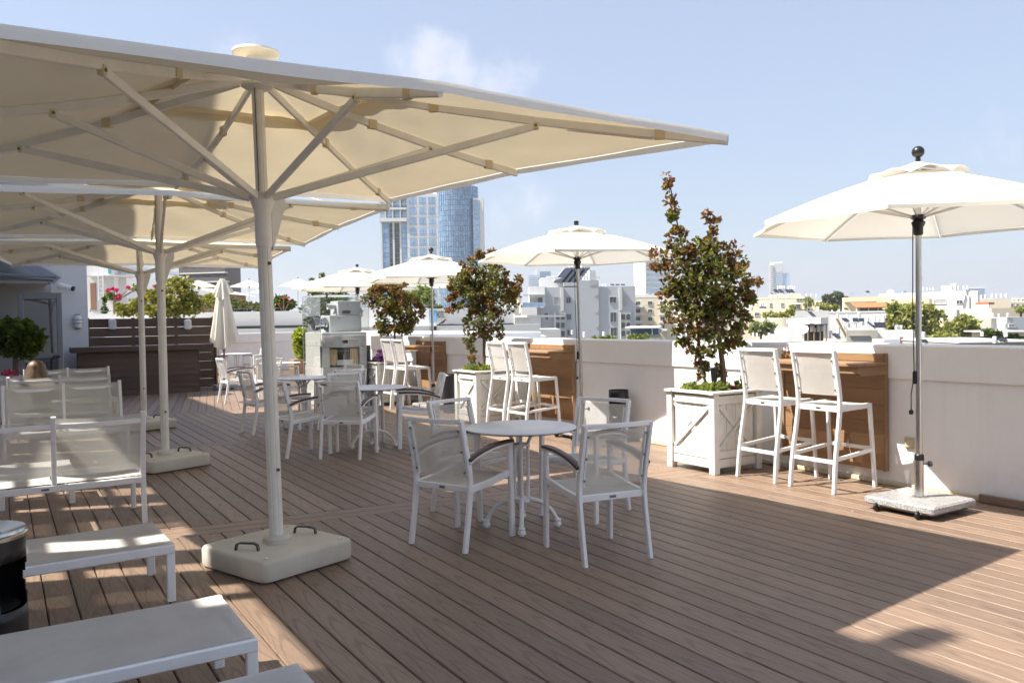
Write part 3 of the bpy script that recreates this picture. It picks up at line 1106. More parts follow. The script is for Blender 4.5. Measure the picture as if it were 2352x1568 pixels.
def smooth_path(p, n=4):
    """Catmull-Rom through the points"""
    p = [Vector(q) for q in p]
    out = []
    for i in range(len(p) - 1):
        a, b = p[max(i - 1, 0)], p[i]
        c, d = p[i + 1], p[min(i + 2, len(p) - 1)]
        for k in range(n):
            t = k / n
            out.append(.5 * ((2 * b) + (c - a) * t + (2 * a - 5 * b + 4 * c - d) * t * t + (3 * b - a - 3 * c + d) * t ** 3))
    out.append(p[-1])
    return out


def make_armchair():
    t = thing('armchair', 'x', 'chair', (0, 0, 0), 0, 'white armchairs at the round tables')
    hw = .232
    rear = smooth_path([(0, -.265, 0), (0, -.225, .22), (0, -.198, .42), (0, -.212, .56), (0, -.285, .872)])
    for s in (-1, 1):
        MB().beam([(s * hw, q.y, q.z) for q in rear], .026, .042, up=(0, 1, 0)).build('rear_leg', MT['alu'], t)
        fr_ = smooth_path([(0, .268, 0), (0, .262, .3), (0, .25, .645)])
        MB().beam([(s * (hw + .012), q.y, q.z) for q in fr_], .026, .046, up=(0, 1, 0)).build('front_leg', MT['alu'], t)
        side = smooth_path([(s * hw, -.19, .405), (s * (hw + .002), 0, .418), (s * (hw + .004), .15, .438), (s * (hw + .006), .25, .452)])
        MB().beam(side, .024, .046).build('side_rail', MT['alu'], t)
        ap_ = smooth_path([(s * (hw + .010), -.225, .585), (s * (hw + .014), -.12, .622), (s * (hw + .016), .02, .648), (s * (hw + .016), .16, .657), (s * (hw + .014), .272, .655)])
        arm = MB().beam(ap_, .034, .018).build('arm', MT['alu'], t)
        MB().beam([(q[0], q[1], q[2] + .0185) for q in ap_], .046, .02).build('arm_pad', MT['armwood'], arm, True, angle=50)
        strip = [(s * (hw - .027), q.y + .004, q.z) for q in rear if .48 < q.z < .85]
        MB().beam(strip, .012, .03, up=(0, 1, 0)).build('fabric_rail', MT['alu'], t)
        for z in (.52, .66, .80):
            q = lerp_path([tuple(r) for r in rear], z)
            MB().lathe([(.007, -.004), (.007, .003)], 8, (s * (hw - .027), q[1] - .017, z), axis='y').build('screw', MT['bolt'], t)
    n = 8

    def bow(u):
        return -.032 * sin(pi * u)
    MB().beam([(-hw + 2 * hw * i / n, -.285 + bow(i / n), .864) for i in range(n + 1)], .022, .03).build('top_rail', MT['alu'], t, True)
    rp = [tuple(r) for r in rear]

    def back(u, v):
        z = .485 + .35 * v
        q = lerp_path(rp, z)
        w = hw - .022
        return (-w + 2 * w * u, q[1] + .004 + bow(u) * (.5 + .5 * v), z)
    MB().grid(back, 8, 6).build('backrest', MT['sling'], t, True, angle=70)
    MB().beam([(-hw, -.195, .405), (hw, -.195, .405)], .022, .042).build('rear_rail', MT['alu'], t)
    MB().beam([(-hw, .235, .425), (hw, .235, .425)], .022, .034).build('front_rail', MT['alu'], t)

    def seat(u, v):
        w = hw - .012
        return (-w + 2 * w * u, -.185 + .42 * v, .425 + .024 * v - .018 * sin(pi * u) * sin(pi * v))
    MB().grid(seat, 8, 8).build('seat', MT['sling2'], t, True, angle=70)
    MB().box((0, -.2075, .405), (.045, .003, .014)).build('badge', MT['bolt'], t)
    return t


def put(proto, first, x, y, rz, label, group=None):
    if first[0]:
        first[0] = False
        proto.location = (x, y, 0)
        proto.rotation_euler = (0, 0, RAD(rz))
        proto['label'] = label
        return proto
    return clone(proto, (x, y, 0), RAD(rz), label, group)


ch0, chf = make_armchair(), [True]
W_ = 'white armchair '
for x, y, rz, lab in (
        (3.28, 4.27, -9, W_ + 'at the nearest table, front right, its back to the camera'),
        (2.70, 5.06, -66, W_ + 'at the nearest table, front left, its back to the camera'),
        (3.22, 5.78, -162, W_ + 'at the nearest table, far left, facing the camera'),
        (3.89, 5.20, 112, W_ + 'at the nearest table, far right, in front of the black bin'),
        (3.37, 9.03, -42, W_ + 'at the second table, its back to the camera'),
        (3.83, 10.0, -171, W_ + 'at the far side of the second table, facing the camera'),
        (4.40, 9.28, 69, W_ + 'on the right of the second table, seen from the side'),
        (2.95, 9.52, -82, W_ + 'on the left of the second table, partly behind the nearest umbrella pole'),
        (3.16, 11.75, -84, W_ + 'on the left of the third table, just left of the nearest umbrella pole'),
        (3.66, 12.42, 172, W_ + 'at the far side of the third table, behind the nearest umbrella pole'),
        (4.12, 11.28, 8, W_ + 'at the near side of the third table, with a sunlit top rail'),
        (4.38, 12.10, 103, W_ + 'on the right of the third table, in front of the projector case'),
        (3.93, 16.75, -86, W_ + 'standing on the far deck beside the folded umbrella'),
        (4.42, 16.15, -10, W_ + 'at the fourth table, its sunlit back to the camera'),
        (5.72, 16.75, 95, W_ + 'on the right of the fourth table, half behind the projector case'),
        (4.85, 17.75, 176, W_ + 'at the far side of the fourth table, facing the camera'),
        (6.05, 23.3, 100, W_ + 'at the farthest table, on its right'),
        (5.05, 23.6, -95, W_ + 'at the farthest table, on its left')):
    put(ch0, chf, x, y, rz, lab)


def make_table():
    t = thing('round_table', 'x', 'table', (0, 0, 0), 0, 'round tables on the deck')
    top = MB().lathe([(.400, .728), (.41, .7305), (.41, .7385), (.405, .741)], 56).build('table_top', MT['tabletop'], t, True, angle=30)
    MB().lathe([(.3985, .722), (.4085, .7255), (.4085, .730)], 56).build('edge', MT['tableedge'], top, True, angle=30)
    for k in range(4):
        a = k * pi / 2 + pi / 4
        c, s = cos(a), sin(a)
        MB().tube([(c * .05, s * .05, .20), (c * .05, s * .05, .62)], .0125, 10, up=(0, 1, 0)).build('rod', MT['alu'], t, True)
        ft = smooth_path([(.05, 0, .22), (.075, 0, .205), (.14, 0, .185), (.21, 0, .13), (.255, 0, .06), (.262, 0, .045)])
        f = MB().tube([(c * q.x, s * q.x, q.z) for q in ft], .017, 10, scale=[1.0 if i > 1 else .8 for i in range(len(ft))])
        f.lathe([(.021, .062), (.026, .055), (.026, .048), (.020, .044), (.028, .03), (.030, .016), (.024, .012)], 14, (c * .262, s * .262, 0))
        f.lathe([(.017, .012), (.017, .0)], 12, (c * .262, s * .262, 0))
        f.build('foot', MT['alu'], t, True)
        br = smooth_path([(.05, 0, .60), (.06, 0, .64), (.085, 0, .68), (.13, 0, .715), (.20, 0, .72)])
        MB().tube([(c * q.x, s * q.x, q.z) for q in br], .012, 8).build('bracket', MT['alu'], t, True)
        MB().lathe([(.014, 0), (.018, .006), (.018, .02), (.014, .026)], 12, (c * .05, s * .05, .59)).build('ferrule', MT['alu'], t, True)
    MB().lathe([(.015, .598), (.066, .6), (.066, .618), (.015, .62)], 20).build('collar', MT['alu'], t, True)
    MB().lathe([(.02, .13), (.035, .145), (.045, .175), (.062, .19), (.062, .215), (.03, .225)], 20).build('lower_collar', MT['alu'], t, True)
    return t


tb0, tbf = make_table(), [True]
for x, y, rz, lab in ((3.23, 5.11, 12, 'nearest round white table with a four-footed cast base'),
                      (3.84, 9.42, 30, 'second round white table, right of the nearest umbrella pole'),
                      (3.74, 11.85, 15, 'third round white table, partly behind the nearest umbrella pole'),
                      (4.86, 16.85, 0, 'fourth round white table, in the sun left of the projector case'),
                      (5.55, 23.4, 40, 'farthest round white table, beside the lime green bush')):
    put(tb0, tbf, x, y, rz, lab)


def make_stool():
    t = thing('bar_stool', 'x', 'stool', (0, 0, 0), 0, 'white bar stools at the wall counters')
    hw = .213
    rear = smooth_path([(0, -.285, 0), (0, -.258, .28), (0, -.205, .58), (0, -.185, .74), (0, -.197, .90), (0, -.262, 1.222)])
    for s in (-1, 1):
        MB().beam([(s * (hw + .012 * max(0, 1 - q.z / .7)), q.y, q.z) for q in rear], .026, .044, up=(0, 1, 0)).build('rear_leg', MT['alu'], t)
        MB().beam([(s * (hw + .014), .285, 0), (s * hw, .232, .74)], .026, .040, up=(0, 1, 0)).build('front_leg', MT['alu'], t)
        MB().beam([(s * hw, -.175, .715), (s * hw, .225, .725)], .024, .046).build('side_rail', MT['alu'], t)
        MB().beam([(s * (hw + .008), -.25, .29), (s * (hw + .008), .262, .33)], .020, .034).build('foot_rail', MT['alu'], t)
        strip = [(s * (hw - .028), q.y + .004, q.z) for q in rear if .82 < q.z < 1.2]
        MB().beam(strip, .012, .03, up=(0, 1, 0)).build('fabric_rail', MT['alu'], t)
        for z in (.88, 1.0, 1.13):
            q = lerp_path([tuple(r) for r in rear], z)
            MB().lathe([(.007, -.004), (.007, .003)], 8, (s * (hw - .028), q[1] - .017, z), axis='y').build('screw', MT['bolt'], t)
    n = 8

    def bow(u):
        return -.028 * sin(pi * u)
    MB().beam([(-hw + 2 * hw * i / n, -.262 + bow(i / n), 1.212) for i in range(n + 1)], .022, .032).build('top_rail', MT['alu'], t, True)
    rp = [tuple(r) for r in rear]

    def back(u, v):
        z = .83 + .375 * v
        q = lerp_path(rp, z)
        w = hw - .022
        return (-w + 2 * w * u, q[1] + .004 + bow(u) * (.5 + .5 * v), z)
    MB().grid(back, 10, 8).build('backrest', MT['sling2'], t, True, angle=70)
    MB().beam([(-hw, -.178, .712), (hw, -.178, .712)], .022, .05).build('rear_rail', MT['alu'], t)
    MB().beam([(-hw, .222, .722), (hw, .222, .722)], .022, .034).build('front_rail', MT['alu'], t)
    MB().beam([(-hw, -.252, .265), (hw, -.252, .265)], .020, .034).build('foot_rail', MT['alu'], t)
    MB().beam([(-hw, .262, .34), (hw, .262, .34)], .020, .034).build('foot_rail', MT['alu'], t)

    def seat(u, v):
        w = hw - .010
        return (-w + 2 * w * u, -.170 + .39 * v, .740 - .014 * sin(pi * u) * sin(pi * v))
    MB().grid(seat, 8, 8).build('seat', MT['sling2'], t, True, angle=70)
    MB().box((0, -.1915, .714), (.045, .003, .014)).build('badge', MT['bolt'], t)
    return t


st0, stf = make_stool(), [True]
S_ = 'white high bar stool '
for x, y, rz, lab in ((6.265, 4.73, -89, S_ + 'nearest to the right-hand umbrella, at the nearest wall counter'),
                      (6.25, 5.335, -90, S_ + 'at the nearest wall counter, beside the nearest planter'),
                      (6.22, 9.50, -88, S_ + 'at the middle wall counter, on the right'),
                      (6.20, 10.03, -90, S_ + 'at the middle wall counter, beside the middle planter'),
                      (6.15, 13.28, -92, S_ + 'at the farthest wall counter, on the right'),
                      (6.13, 13.74, -90, S_ + 'at the farthest wall counter, beside the farthest planter')):
    put(st0, stf, x, y, rz, lab)


# ---- wall counters of orange-brown boards
def wall_counter(y0, label):
    t = thing('wall_counter', label, 'counter', (WX, y0, 0), 0, 'wall counters along the parapet')
    Lc = 1.14
    for k in range(7):
        z = .13 + .145 * k + .072
        o = MB().box((0, 0, 0), (.1435, Lc - .05, .024), ch=.002).build('board', MT['cedar'], t)
        o.location = (-.04, Lc / 2, z)
        o.rotation_euler = (0, RAD(90), 0)
    for y in (.012, Lc - .012):
        MB().box((-.045, y, .65), (.05, .028, 1.05), ch=.003).build('side_batten', MT['cedar'], t)
    for k in range(3):
        MB().box((-.095 - .138 * k - .069 + .02, Lc / 2, 1.085), (.134, Lc + .04, .026), ch=.003).build('top_board', MT['cedar'], t)
    MB().box((-.440, Lc / 2, 1.040), (.026, Lc + .02, .062), ch=.003).build('apron', MT['cedar'], t)
    for y in (.01, Lc - .01):
        MB().box((-.24, y, 1.028), (.37, .026, .085), ch=.003).build('bracket', MT['cedar'], t)
    MB().box((-.045, Lc / 2, 1.135), (.026, Lc, .072), ch=.003).build('upstand', MT['cedar'], t)
    return t


wall_counter(4.47, 'orange-brown timber wall counter nearest the camera, behind two bar stools')
wall_counter(9.17, 'orange-brown timber wall counter in the middle of the parapet, with an ashtray on it')
wall_counter(13.02, 'orange-brown timber wall counter farthest along the parapet')
ash = MB().lathe([(.045, 0), (.062, .004), (.066, .05), (.058, .05), (.054, .012), (.01, .01)], 20, (0, 0, 0)).build('ashtray', MT['glass'], None, True)
ash.location = (6.42, 9.72, 1.099)
tag(ash, 'clear glass ashtray on the middle wall counter', 'ashtray')


# ---- sofas and ottomans of white frame and sling
def make_sofa(n=2, m=.605):
    t = thing('sofa', 'x', 'sofa', (0, 0, 0), 0, 'white sling sofas under the big umbrellas')
    Wd = n * m
    xs = [-Wd / 2 + i * m for i in range(n + 1)]
    rear = smooth_path([(0, 0, 0), (0, .02, .2), (0, .03, .36), (0, .01, .55), (0, -.06, .87)])
    rp = [tuple(r) for r in rear]
    for i, x in enumerate(xs):
        lo = 0 if i in (0, n) else .33
        MB().beam([(x, q.y, q.z) for q in rear if q.z >= lo], .036, .036, up=(0, 1, 0)).build('rear_leg' if lo == 0 else 'back_post', MT['alu'], t)
        if lo == 0:
            MB().beam([(x, .64, 0), (x, .64, .38)], .036, .045, up=(0, 1, 0)).build('front_leg', MT['alu'], t)
            MB().beam([(x, .0, .345), (x, .64, .36)], .03, .05).build('side_rail', MT['alu'], t)
            MB().beam(smooth_path([(x, .02, .40), (x, .10, .385), (x, .2, .36)]), .022, .03).build('brace', MT['alu'], t)
    for y, z in ((.02, .335), (.63, .35)):
        MB().beam([(xs[0], y, z), (xs[-1], y, z)], .03, .05).build('seat_rail', MT['alu'], t)
    for i in range(n):
        a, b = xs[i] + .016, xs[i + 1] - .016
        MB().beam([(a, -.043, .80), ((a + b) / 2, -.06, .795), (b, -.043, .80)], .024, .036).build('back_rail', MT['alu'], t)

        def back(u, v, a=a, b=b):
            z = .42 + .435 * v - .012 * sin(pi * u) * v
            q = lerp_path(rp, z)
            return (a + (b - a) * u, q[1] + .022 - .03 * sin(pi * u), z)
        MB().grid(back, 8, 8).build('backrest', MT['sling'], t, True, angle=70)

        def seat(u, v, a=a, b=b):
            return (a + (b - a) * u, .03 + .60 * v, .37 - .03 * sin(pi * u) * sin(pi * v))
        MB().grid(seat, 8, 8).build('seat', MT['sling2'], t, True, angle=70)
    MB().box((0, -.0, .335), (.05, .004, .014)).build('badge', MT['bolt'], t, loc=(-.06, .004, 0))
    return t


sf0, sff = make_sofa(), [True]
for x, y, rz, lab in ((.315, 6.92, 0, 'nearest white sling sofa, its back to the camera at the left edge'),
                      (.62, 11.0, 180, 'second white sling sofa at the left, facing the camera'),
                      (.69, 12.9, -6, 'third white sling sofa at the left, its back to the camera, a person on it'),
                      (.93, 15.2, 184, 'farthest white sling sofa at the left, facing the camera behind the person')):
    put(sf0, sff, x, y, rz, lab)


def make_ottoman(Wd=1.2, Dp=.62, h=.315):
    t = thing('ottoman', 'x', 'ottoman', (0, 0, 0), 0, 'low white sling benches at the left')
    hw, hd = Wd / 2 - .02, Dp / 2 - .018
    for s in (-1, 1):
        for q in (-1, 1):
            MB().beam([(s * hw, q * hd, 0), (s * hw, q * hd, h - .012)], .045, .028, up=(0, 1, 0)).build('leg', MT['alu'], t)
        MB().beam([(s * hw, -hd, h - .03), (s * hw, hd, h - .03)], .04, .045).build('end_rail', MT['alu'], t)
        MB().beam([(-hw - .02, s * hd, h - .026), (hw + .02, s * hd, h - .026)], .036, .052).build('side_rail', MT['alu'], t)

    def top(u, v):
        x, y = -1 + 2 * u, -1 + 2 * v
        e = max(abs(x), 0) ** 8 * .012
        return (x * (hw + .012), y * (hd + .004), h + .003 - .014 * (1 - x ** 4) * (1 - y * y) + e * .3)
    MB().grid(top, 20, 10).build('seat', MT['sling2'], t, True, angle=70)
    return t


ot0, otf = make_ottoman(), [True]
for x, y, rz, lab in ((.18, 5.13, 2, 'low white sling bench with sun patches, beyond the black bin'),
                      (.21, 3.50, 0, 'low white sling bench in the left foreground, in front of the black bin'),
                      (.27, 2.57, 0, 'low white sling bench cut off by the bottom edge of the picture')):
    put(ot0, otf, x, y, rz, lab)
oo = make_ottoman(.56, .56, .30)
oo.location = (.24, 8.36, 0)
oo['label'] = 'small square white sling stool beyond the nearest sofa'


# ---- bins
def ash_bin(loc, label, r, h, lid):
    t = thing('litter_bin', label, 'bin', loc, 0, 'black cylindrical litter bins')
    n, nz = 40, 16
    mb = MB()
    # body with a scooped opening near the top
    mb.v = [(r * cos(2 * pi * i / n), r * sin(2 * pi * i / n), h * j / nz) for j in range(nz + 1) for i in range(n)]
    for j in range(nz):
        for i in range(n):
            am = 2 * pi * (i + .5) / n
            am = abs(atan2(sin(am), cos(am)))
            zz = (j + .5) / nz
            if .52 < zz < .82 and am < .9 - 2.5 * abs(zz - .67):
                continue
            k = (i + 1) % n
            mb.f.append((j * n + i, j * n + k, (j + 1) * n + k, (j + 1) * n + i))
    b = mb.build('body', MT['blackplastic'], t, True)
    b.modifiers.new('thick', 'SOLIDIFY').thickness = -.006
    MB().lathe([(r - .02, h * .50), (.01, h * .49)], 30).build('inner_tray', MT['black'], t)
    if lid:
        MB().lathe([(r + .006, h - .035), (r + .012, h - .03), (r + .012, h - .018), (r + .008, h - .014), (r + .01, h - .008), (r + .006, h + .004), (r * .5, h - .02), (r * .45, h - .035), (.005, h - .036)], 40).build('lid', MT['steel'], t, True, angle=25)
    else:
        MB().lathe([(r + .004, h - .02), (r + .006, h - .012), (r + .004, h), (r - .01, h), (r - .012, h - .03), (.01, h - .04)], 40).build('rim', MT['blackplastic'], t, True)
    return t


ash_bin((-.095, 4.17, 0), 'black litter bin with a stainless steel lid at the left edge', .165, .66, True).rotation_euler = (0, 0, RAD(-30))
ash_bin((6.52, 8.02, 0), 'black litter bin against the parapet behind the nearest table', .118, .64, False).rotation_euler = (0, 0, RAD(200))
pb = Zp(1034, 862, .64)
ash_bin((6.40, 12.3, 0), 'black litter bin against the parapet beside the middle planter', .12, .64, False)

# ================================================================ PLANTERS, TREES, PLANTS
def leaves(name, clumps, matl, parent, size, cols, seed, fold=.25, up=.2, loc=None, kind=None, shell=2.4):
    """many small folded leaves spread through the clumps; clump = (x, y, z, rx, ry, rz, n[, cols])"""
    r = random.Random(seed)
    vs, fs, cs = [], [], []
    for c in clumps:
        pal = c[7] if len(c) > 7 else cols
        for _ in range(int(c[6])):
            while True:
                d = Vector((r.uniform(-1, 1), r.uniform(-1, 1), r.uniform(-1, 1)))
                if .05 < d.length < 1:
                    break
            k = r.random() ** (1 / shell)
            d = d.normalized() * k
            p = Vector((c[0] + d.x * c[3], c[1] + d.y * c[4], c[2] + d.z * c[5]))
            ax = Vector((d.x + r.gauss(0, .6), d.y + r.gauss(0, .6), d.z * .5 + up + r.gauss(0, .6))).normalized()
            sd = ax.cross(Vector((r.gauss(0, 1), r.gauss(0, 1), r.gauss(0, 1)))).normalized()
            nn = ax.cross(sd)
            L = size * r.uniform(.6, 1.3)
            w = L * r.uniform(.32, .44)
            o = len(vs)
            vs += [tuple(p), tuple(p + ax * L * .45 + sd * w + nn * w * fold), tuple(p + ax * L), tuple(p + ax * L * .45 - sd * w + nn * w * fold)]
            fs += [(o, o + 1, o + 2), (o, o + 2, o + 3)]
            a, b = r.choice(pal), r.choice(pal)
            q = r.random()
            g_ = r.uniform(.75, 1.25)
            cc = [(a[i] + (b[i] - a[i]) * q) * g_ for i in range(3)] + [1]
            cs += cc * 4
    me = bpy.data.meshes.new(name)
    me.from_pydata(vs, [], fs)
    me.materials.append(matl)
    ca = me.color_attributes.new('leaf', 'FLOAT_COLOR', 'POINT')
    ca.data.foreach_set('color', cs)
    me.update()
    o = obj(name, me, parent, loc)
    if kind:
        o['kind'] = kind
    return o


GREEN = [(.08, .12, .03), (.085, .11, .028), (.045, .06, .018), (.12, .14, .035)]
MYRTLE = [(.10, .13, .036), (.15, .18, .048), (.12, .105, .036), (.16, .09, .042), (.07, .09, .028), (.22, .23, .07), (.12, .145, .04), (.15, .14, .045), (.17, .20, .055)]
MYRTLE_R = [(.22, .085, .055), (.18, .10, .05), (.25, .15, .065), (.16, .15, .05), (.22, .19, .06), (.17, .075, .05)]


def planter(loc, label):
    t = thing('planter_box', label, 'planter', loc, 0, 'white wooden planter boxes')
    S, H = .325, .80
    for sx in (-1, 1):
        for sy in (-1, 1):
            MB().box((sx * (S - .03), sy * (S - .03), .385), (.075, .075, .77), ch=.004).build('corner_post', MT['plankwhite'], t)
    for side in range(4):
        a = side * pi / 2
        c_, s_ = cos(a), sin(a)

        def tr(mb):
            mb.v = [(x * c_ - y * s_, x * s_ + y * c_, z) for x, y, z in mb.v]
            return mb
        w = 2 * S - .15
        for k in range(4):
            x = -w / 2 + w / 4 * (k + .5)
            tr(MB().box((x, -S + .04, .41), (w / 4 - .004, .016, .66), ch=.002)).build('plank', MT['plankwhite'], t)
        for z, h in ((.715, .085), (.185, .075), (.10, .085)):
            tr(MB().box((0, -S + .022, z), (w - .002, .024, h - .003), ch=.003)).build('rail', MT['plankwhite'], t)
        z0, z1 = .225, .67
        for k, (xa, xb) in enumerate(((-w / 2, w / 2), (w / 2, -w / 2))):
            if k == 0:
                segs = [((xa, z0), (xb, z1))]
            else:
                m = (0, (z0 + z1) / 2)
                dx, dz = xb - xa, z1 - z0
                L = hypot(dx, dz)
                gx, gz = dx / L * .036, dz / L * .036
                segs = [((xa, z0), (m[0] - gx, m[1] - gz)), ((m[0] + gx, m[1] + gz), (xb, z1))]
            for (p, q) in segs:
                mb = MB()
                dx, dz = q[0] - p[0], q[1] - p[1]
                L = hypot(dx, dz)
                nx, nz = -dz / L * .033, dx / L * .033
                ys = (-S + .011, -S + .031)
                # ends trimmed square inside the frame
                pts = [(p[0] + nx, p[1] + nz), (q[0] + nx, q[1] + nz), (q[0] - nx, q[1] - nz), (p[0] - nx, p[1] - nz)]
                pts = [(max(-w / 2 + .001, min(w / 2 - .001, x)), max(z0 - .0, min(z1, z))) for x, z in pts]
                vs = [(x, ys[0], z) for x, z in pts] + [(x, ys[1], z) for x, z in pts]
                mb.add(vs, [(0, 1, 2, 3), (7, 6, 5, 4), (0, 4, 5, 1), (1, 5, 6, 2), (2, 6, 7, 3), (3, 7, 4, 0)])
                tr(mb).build('brace', MT['plankwhite'], t)
        tr(MB().box((0, -S + .035, .785), (2 * S + .07, .105, .026), ch=.004)).build('rim_board', MT['plankwhite'], t) if side % 2 == 0 else \
            tr(MB().box((0, -S + .035, .785), (2 * S - .142, .105, .026), ch=.004)).build('rim_board', MT['plankwhite'], t)
    MB().box((0, 0, .70), (2 * S - .10, 2 * S - .10, .04)).build('soil', MT['soil'], t)
    return t


planter((6.13, 6.03, 0), 'white wooden planter box with crossed braces, nearest the camera')
planter((6.13, 10.68, 0), 'white wooden planter box with crossed braces, the middle one of three')
planter((6.16, 14.42, 0), 'white wooden planter box with crossed braces, farthest, with purple petunias')


def tree(name, label, base, stems, clumps_px, d, leafn, size, seed, cols, tips, group='purple-leaved trees in the planters'):
    """stems: list of pixel polylines; everything lies round the trunk at its own depth"""
    t = thing(name, label, 'tree', base, 0, group)
    r = random.Random(seed)
    b = Vector(base)

    def W3(u, v, k=0.0):
        p = at(u, v, d) - b
        q = F_.copy(); q.z = 0
        return p + q * k
    for i, (poly, rad) in enumerate(stems):
        pts = smooth_path([W3(u, v, k) for u, v, k in poly], 5)
        n = len(pts)
        MB().tube(pts, rad, 9, up=(0, 1, 0), scale=[1 - .62 * j / (n - 1) for j in range(n)]).build('trunk' if i == 0 else 'branch', MT['bark'], t, True, angle=60)
    sc_ = d / FPX
    cl = []
    area = sum(c[2] * c[3] for c in clumps_px)
    for c in clumps_px:
        u, v, ru, rv = c[:4]
        pal = tips if len(c) > 4 else cols
        n = leafn * ru * rv / area
        # break each mass into small clusters so the outline is ragged
        m = max(3, int(n / 28))
        for _ in range(m):
            a, q = r.uniform(0, 2 * pi), sqrt(r.random())
            k = r.uniform(-1, 1) * sqrt(max(0, 1 - q * q)) * .9
            p = W3(u + ru * q * cos(a) * .92, v + rv * q * sin(a) * .92, k * ru * sc_)
            rr = max(.028, min(ru, rv) * sc_ * r.uniform(.15, .30))
            rr = min(rr, .10)
            cl.append((p.x, p.y, p.z, rr * 1.1, rr * 1.1, rr, n / m, pal if r.random() > .4 or q < .5 else tips))
    leaves('crown', cl, MT['leaf'], t, size, cols, seed)
    # a few twigs through the crown
    tw = MB()
    o0 = W3(*stems[0][0][-1][:2])
    for c in clumps_px:
        p = W3(c[0], c[1])
        if (p - o0).length > .42:
            continue
        tw.tube([o0, (o0 + p) / 2 + Vector((0, 0, .03)), p], .006, 5, up=(0, 1, 0), scale=[1, .7, .3])
    tw.build('twigs', MT['bark'], t, True)
    return t


tree('planter_tree', 'tall bronze-leaved tree with two stems in the nearest planter', (6.13, 6.03, .72),
     [([(1662, 905, 0), (1660, 840, 0), (1650, 770, 0), (1640, 690, .03), (1630, 600, .0)], .034),
      ([(1628, 900, .0), (1612, 850, -.02), (1605, 790, -.03), (1595, 700, -.02), (1565, 560, 0), (1540, 430, 0)], .016),
      ([(1652, 780, 0), (1680, 700, .05), (1730, 645, .03)], .014),
      ([(1645, 720, 0), (1640, 600, -.04), (1630, 500, -.02)], .013)],
     [(1590, 625, 70, 75), (1650, 640, 72, 85), (1600, 715, 75, 62), (1672, 735, 55, 50), (1625, 785, 52, 42), (1690, 690, 40, 42),
      (1531, 410, 7, 15, 1), (1537, 435, 10, 20, 1), (1544, 465, 13, 22, 1), (1550, 498, 16, 24), (1556, 530, 20, 24, 1), (1564, 560, 28, 30), (1632, 520, 18, 38, 1), (1640, 570, 34, 36), (1690, 605, 28, 36, 1),
      (1728, 645, 22, 13, 1), (1515, 600, 22, 28, 1), (1502, 580, 10, 14, 1), (1545, 660, 34, 30), (1612, 850, 16, 32), (1655, 860, 10, 26), (1690, 780, 26, 26), (1570, 770, 22, 24)],
     8.34, 7800, .052, 11, MYRTLE, MYRTLE_R)
tree('planter_tree', 'round-headed bronze-leaved tree in the middle planter', (6.13, 10.68, .72),
     [([(1112, 850, 0), (1112, 790, 0), (1110, 730, 0), (1108, 660, 0)], .028), ([(1110, 740, 0), (1085, 690, .05)], .014), ([(1110, 720, 0), (1140, 660, -.05)], .014)],
     [(1110, 640, 55, 50), (1075, 690, 42, 40), (1140, 680, 48, 48), (1112, 735, 46, 36), (1168, 665, 24, 40, 1), (1042, 690, 18, 18, 1), (1090, 590, 12, 22, 1),
      (1060, 650, 32, 30), (1125, 600, 24, 24, 1), (1078, 610, 20, 20, 1), (1185, 650, 12, 26, 1), (1080, 775, 14, 26), (1090, 815, 8, 22), (1130, 765, 26, 20), (1035, 720, 12, 12, 1)],
     12.35, 6400, .056, 12, MYRTLE, MYRTLE_R)
tree('planter_tree', 'small bronze-leaved tree in the farthest planter before the projector case', (6.16, 14.42, .72),
     [([(906, 850, 0), (907, 800, 0), (905, 740, 0), (902, 690, 0)], .026), ([(905, 730, 0), (935, 700, .05)], .013), ([(905, 730, 0), (875, 690, -.04)], .013)],
     [(893, 688, 52, 34), (858, 680, 26, 26, 1), (933, 706, 36, 36), (905, 738, 46, 30), (935, 752, 30, 22), (882, 658, 34, 12, 1), (885, 757, 22, 14), (958, 725, 16, 30, 1), (915, 660, 30, 16, 1)],
     15.55, 5000, .062, 13, MYRTLE, MYRTLE_R)


def tuft(name, label, loc, clumps, n, size, cols, seed, cat='plant', group='low plants in the planters'):
    t = thing(name, label, cat, loc, 0, group)
    leaves('foliage', [c + (n * c[3] * c[5] / sum(q[3] * q[5] for q in clumps),) if len(c) == 6 else c for c in clumps], MT['leaf'], t, size, cols, seed, up=.7)
    return t


LIME = [(.16, .22, .05), (.22, .27, .07), (.10, .15, .035), (.28, .30, .10)]
PINK = [(.55, .03, .16), (.6, .05, .22), (.45, .02, .10)]
PURP = [(.10, .03, .22), (.14, .05, .28), (.07, .02, .13)]
WHITEF = [(.6, .6, .5), (.5, .52, .4)]
tuft('low_plant', 'fresh green low plants in the nearest planter', (6.13, 6.03, .73), [(-.17, .12, .05, .13, .13, .07), (-.12, -.14, .06, .13, .12, .08), (.1, .05, .04, .16, .16, .06), (.2, -.18, .06, .07, .07, .07)], 900, .05, LIME, 21)
tuft('pink_flower', 'single bright pink flower in the nearest planter', (6.24, 5.86, .80), [(0, 0, 0, .03, .03, .02)], 40, .035, PINK, 22, 'flower', None)
tuft('low_plant', 'fresh green low plants in the middle planter', (6.13, 10.68, .73), [(-.12, .1, .06, .15, .15, .09), (.0, -.1, .05, .18, .14, .07)], 700, .055, LIME, 23)
tuft('low_plant', 'green low plants trailing in the farthest planter', (6.16, 14.42, .74), [(-.1, 0, .05, .2, .2, .07)], 400, .055, GREEN, 24)
tuft('petunia', 'purple petunias over the rim of the farthest planter', (5.93, 14.15, .82), [(0, 0, .06, .10, .07, .10, 70, PURP), (.06, 0, .16, .07, .05, .08, 30, [(.35, .04, .12), (.2, .03, .2)])], 60, .06, PURP, 25, 'flower', None)
sl_ = thing('garden_spotlight', 'black garden spotlight on a spike in the nearest planter', 'lamp', (6.03, 5.92, .72))
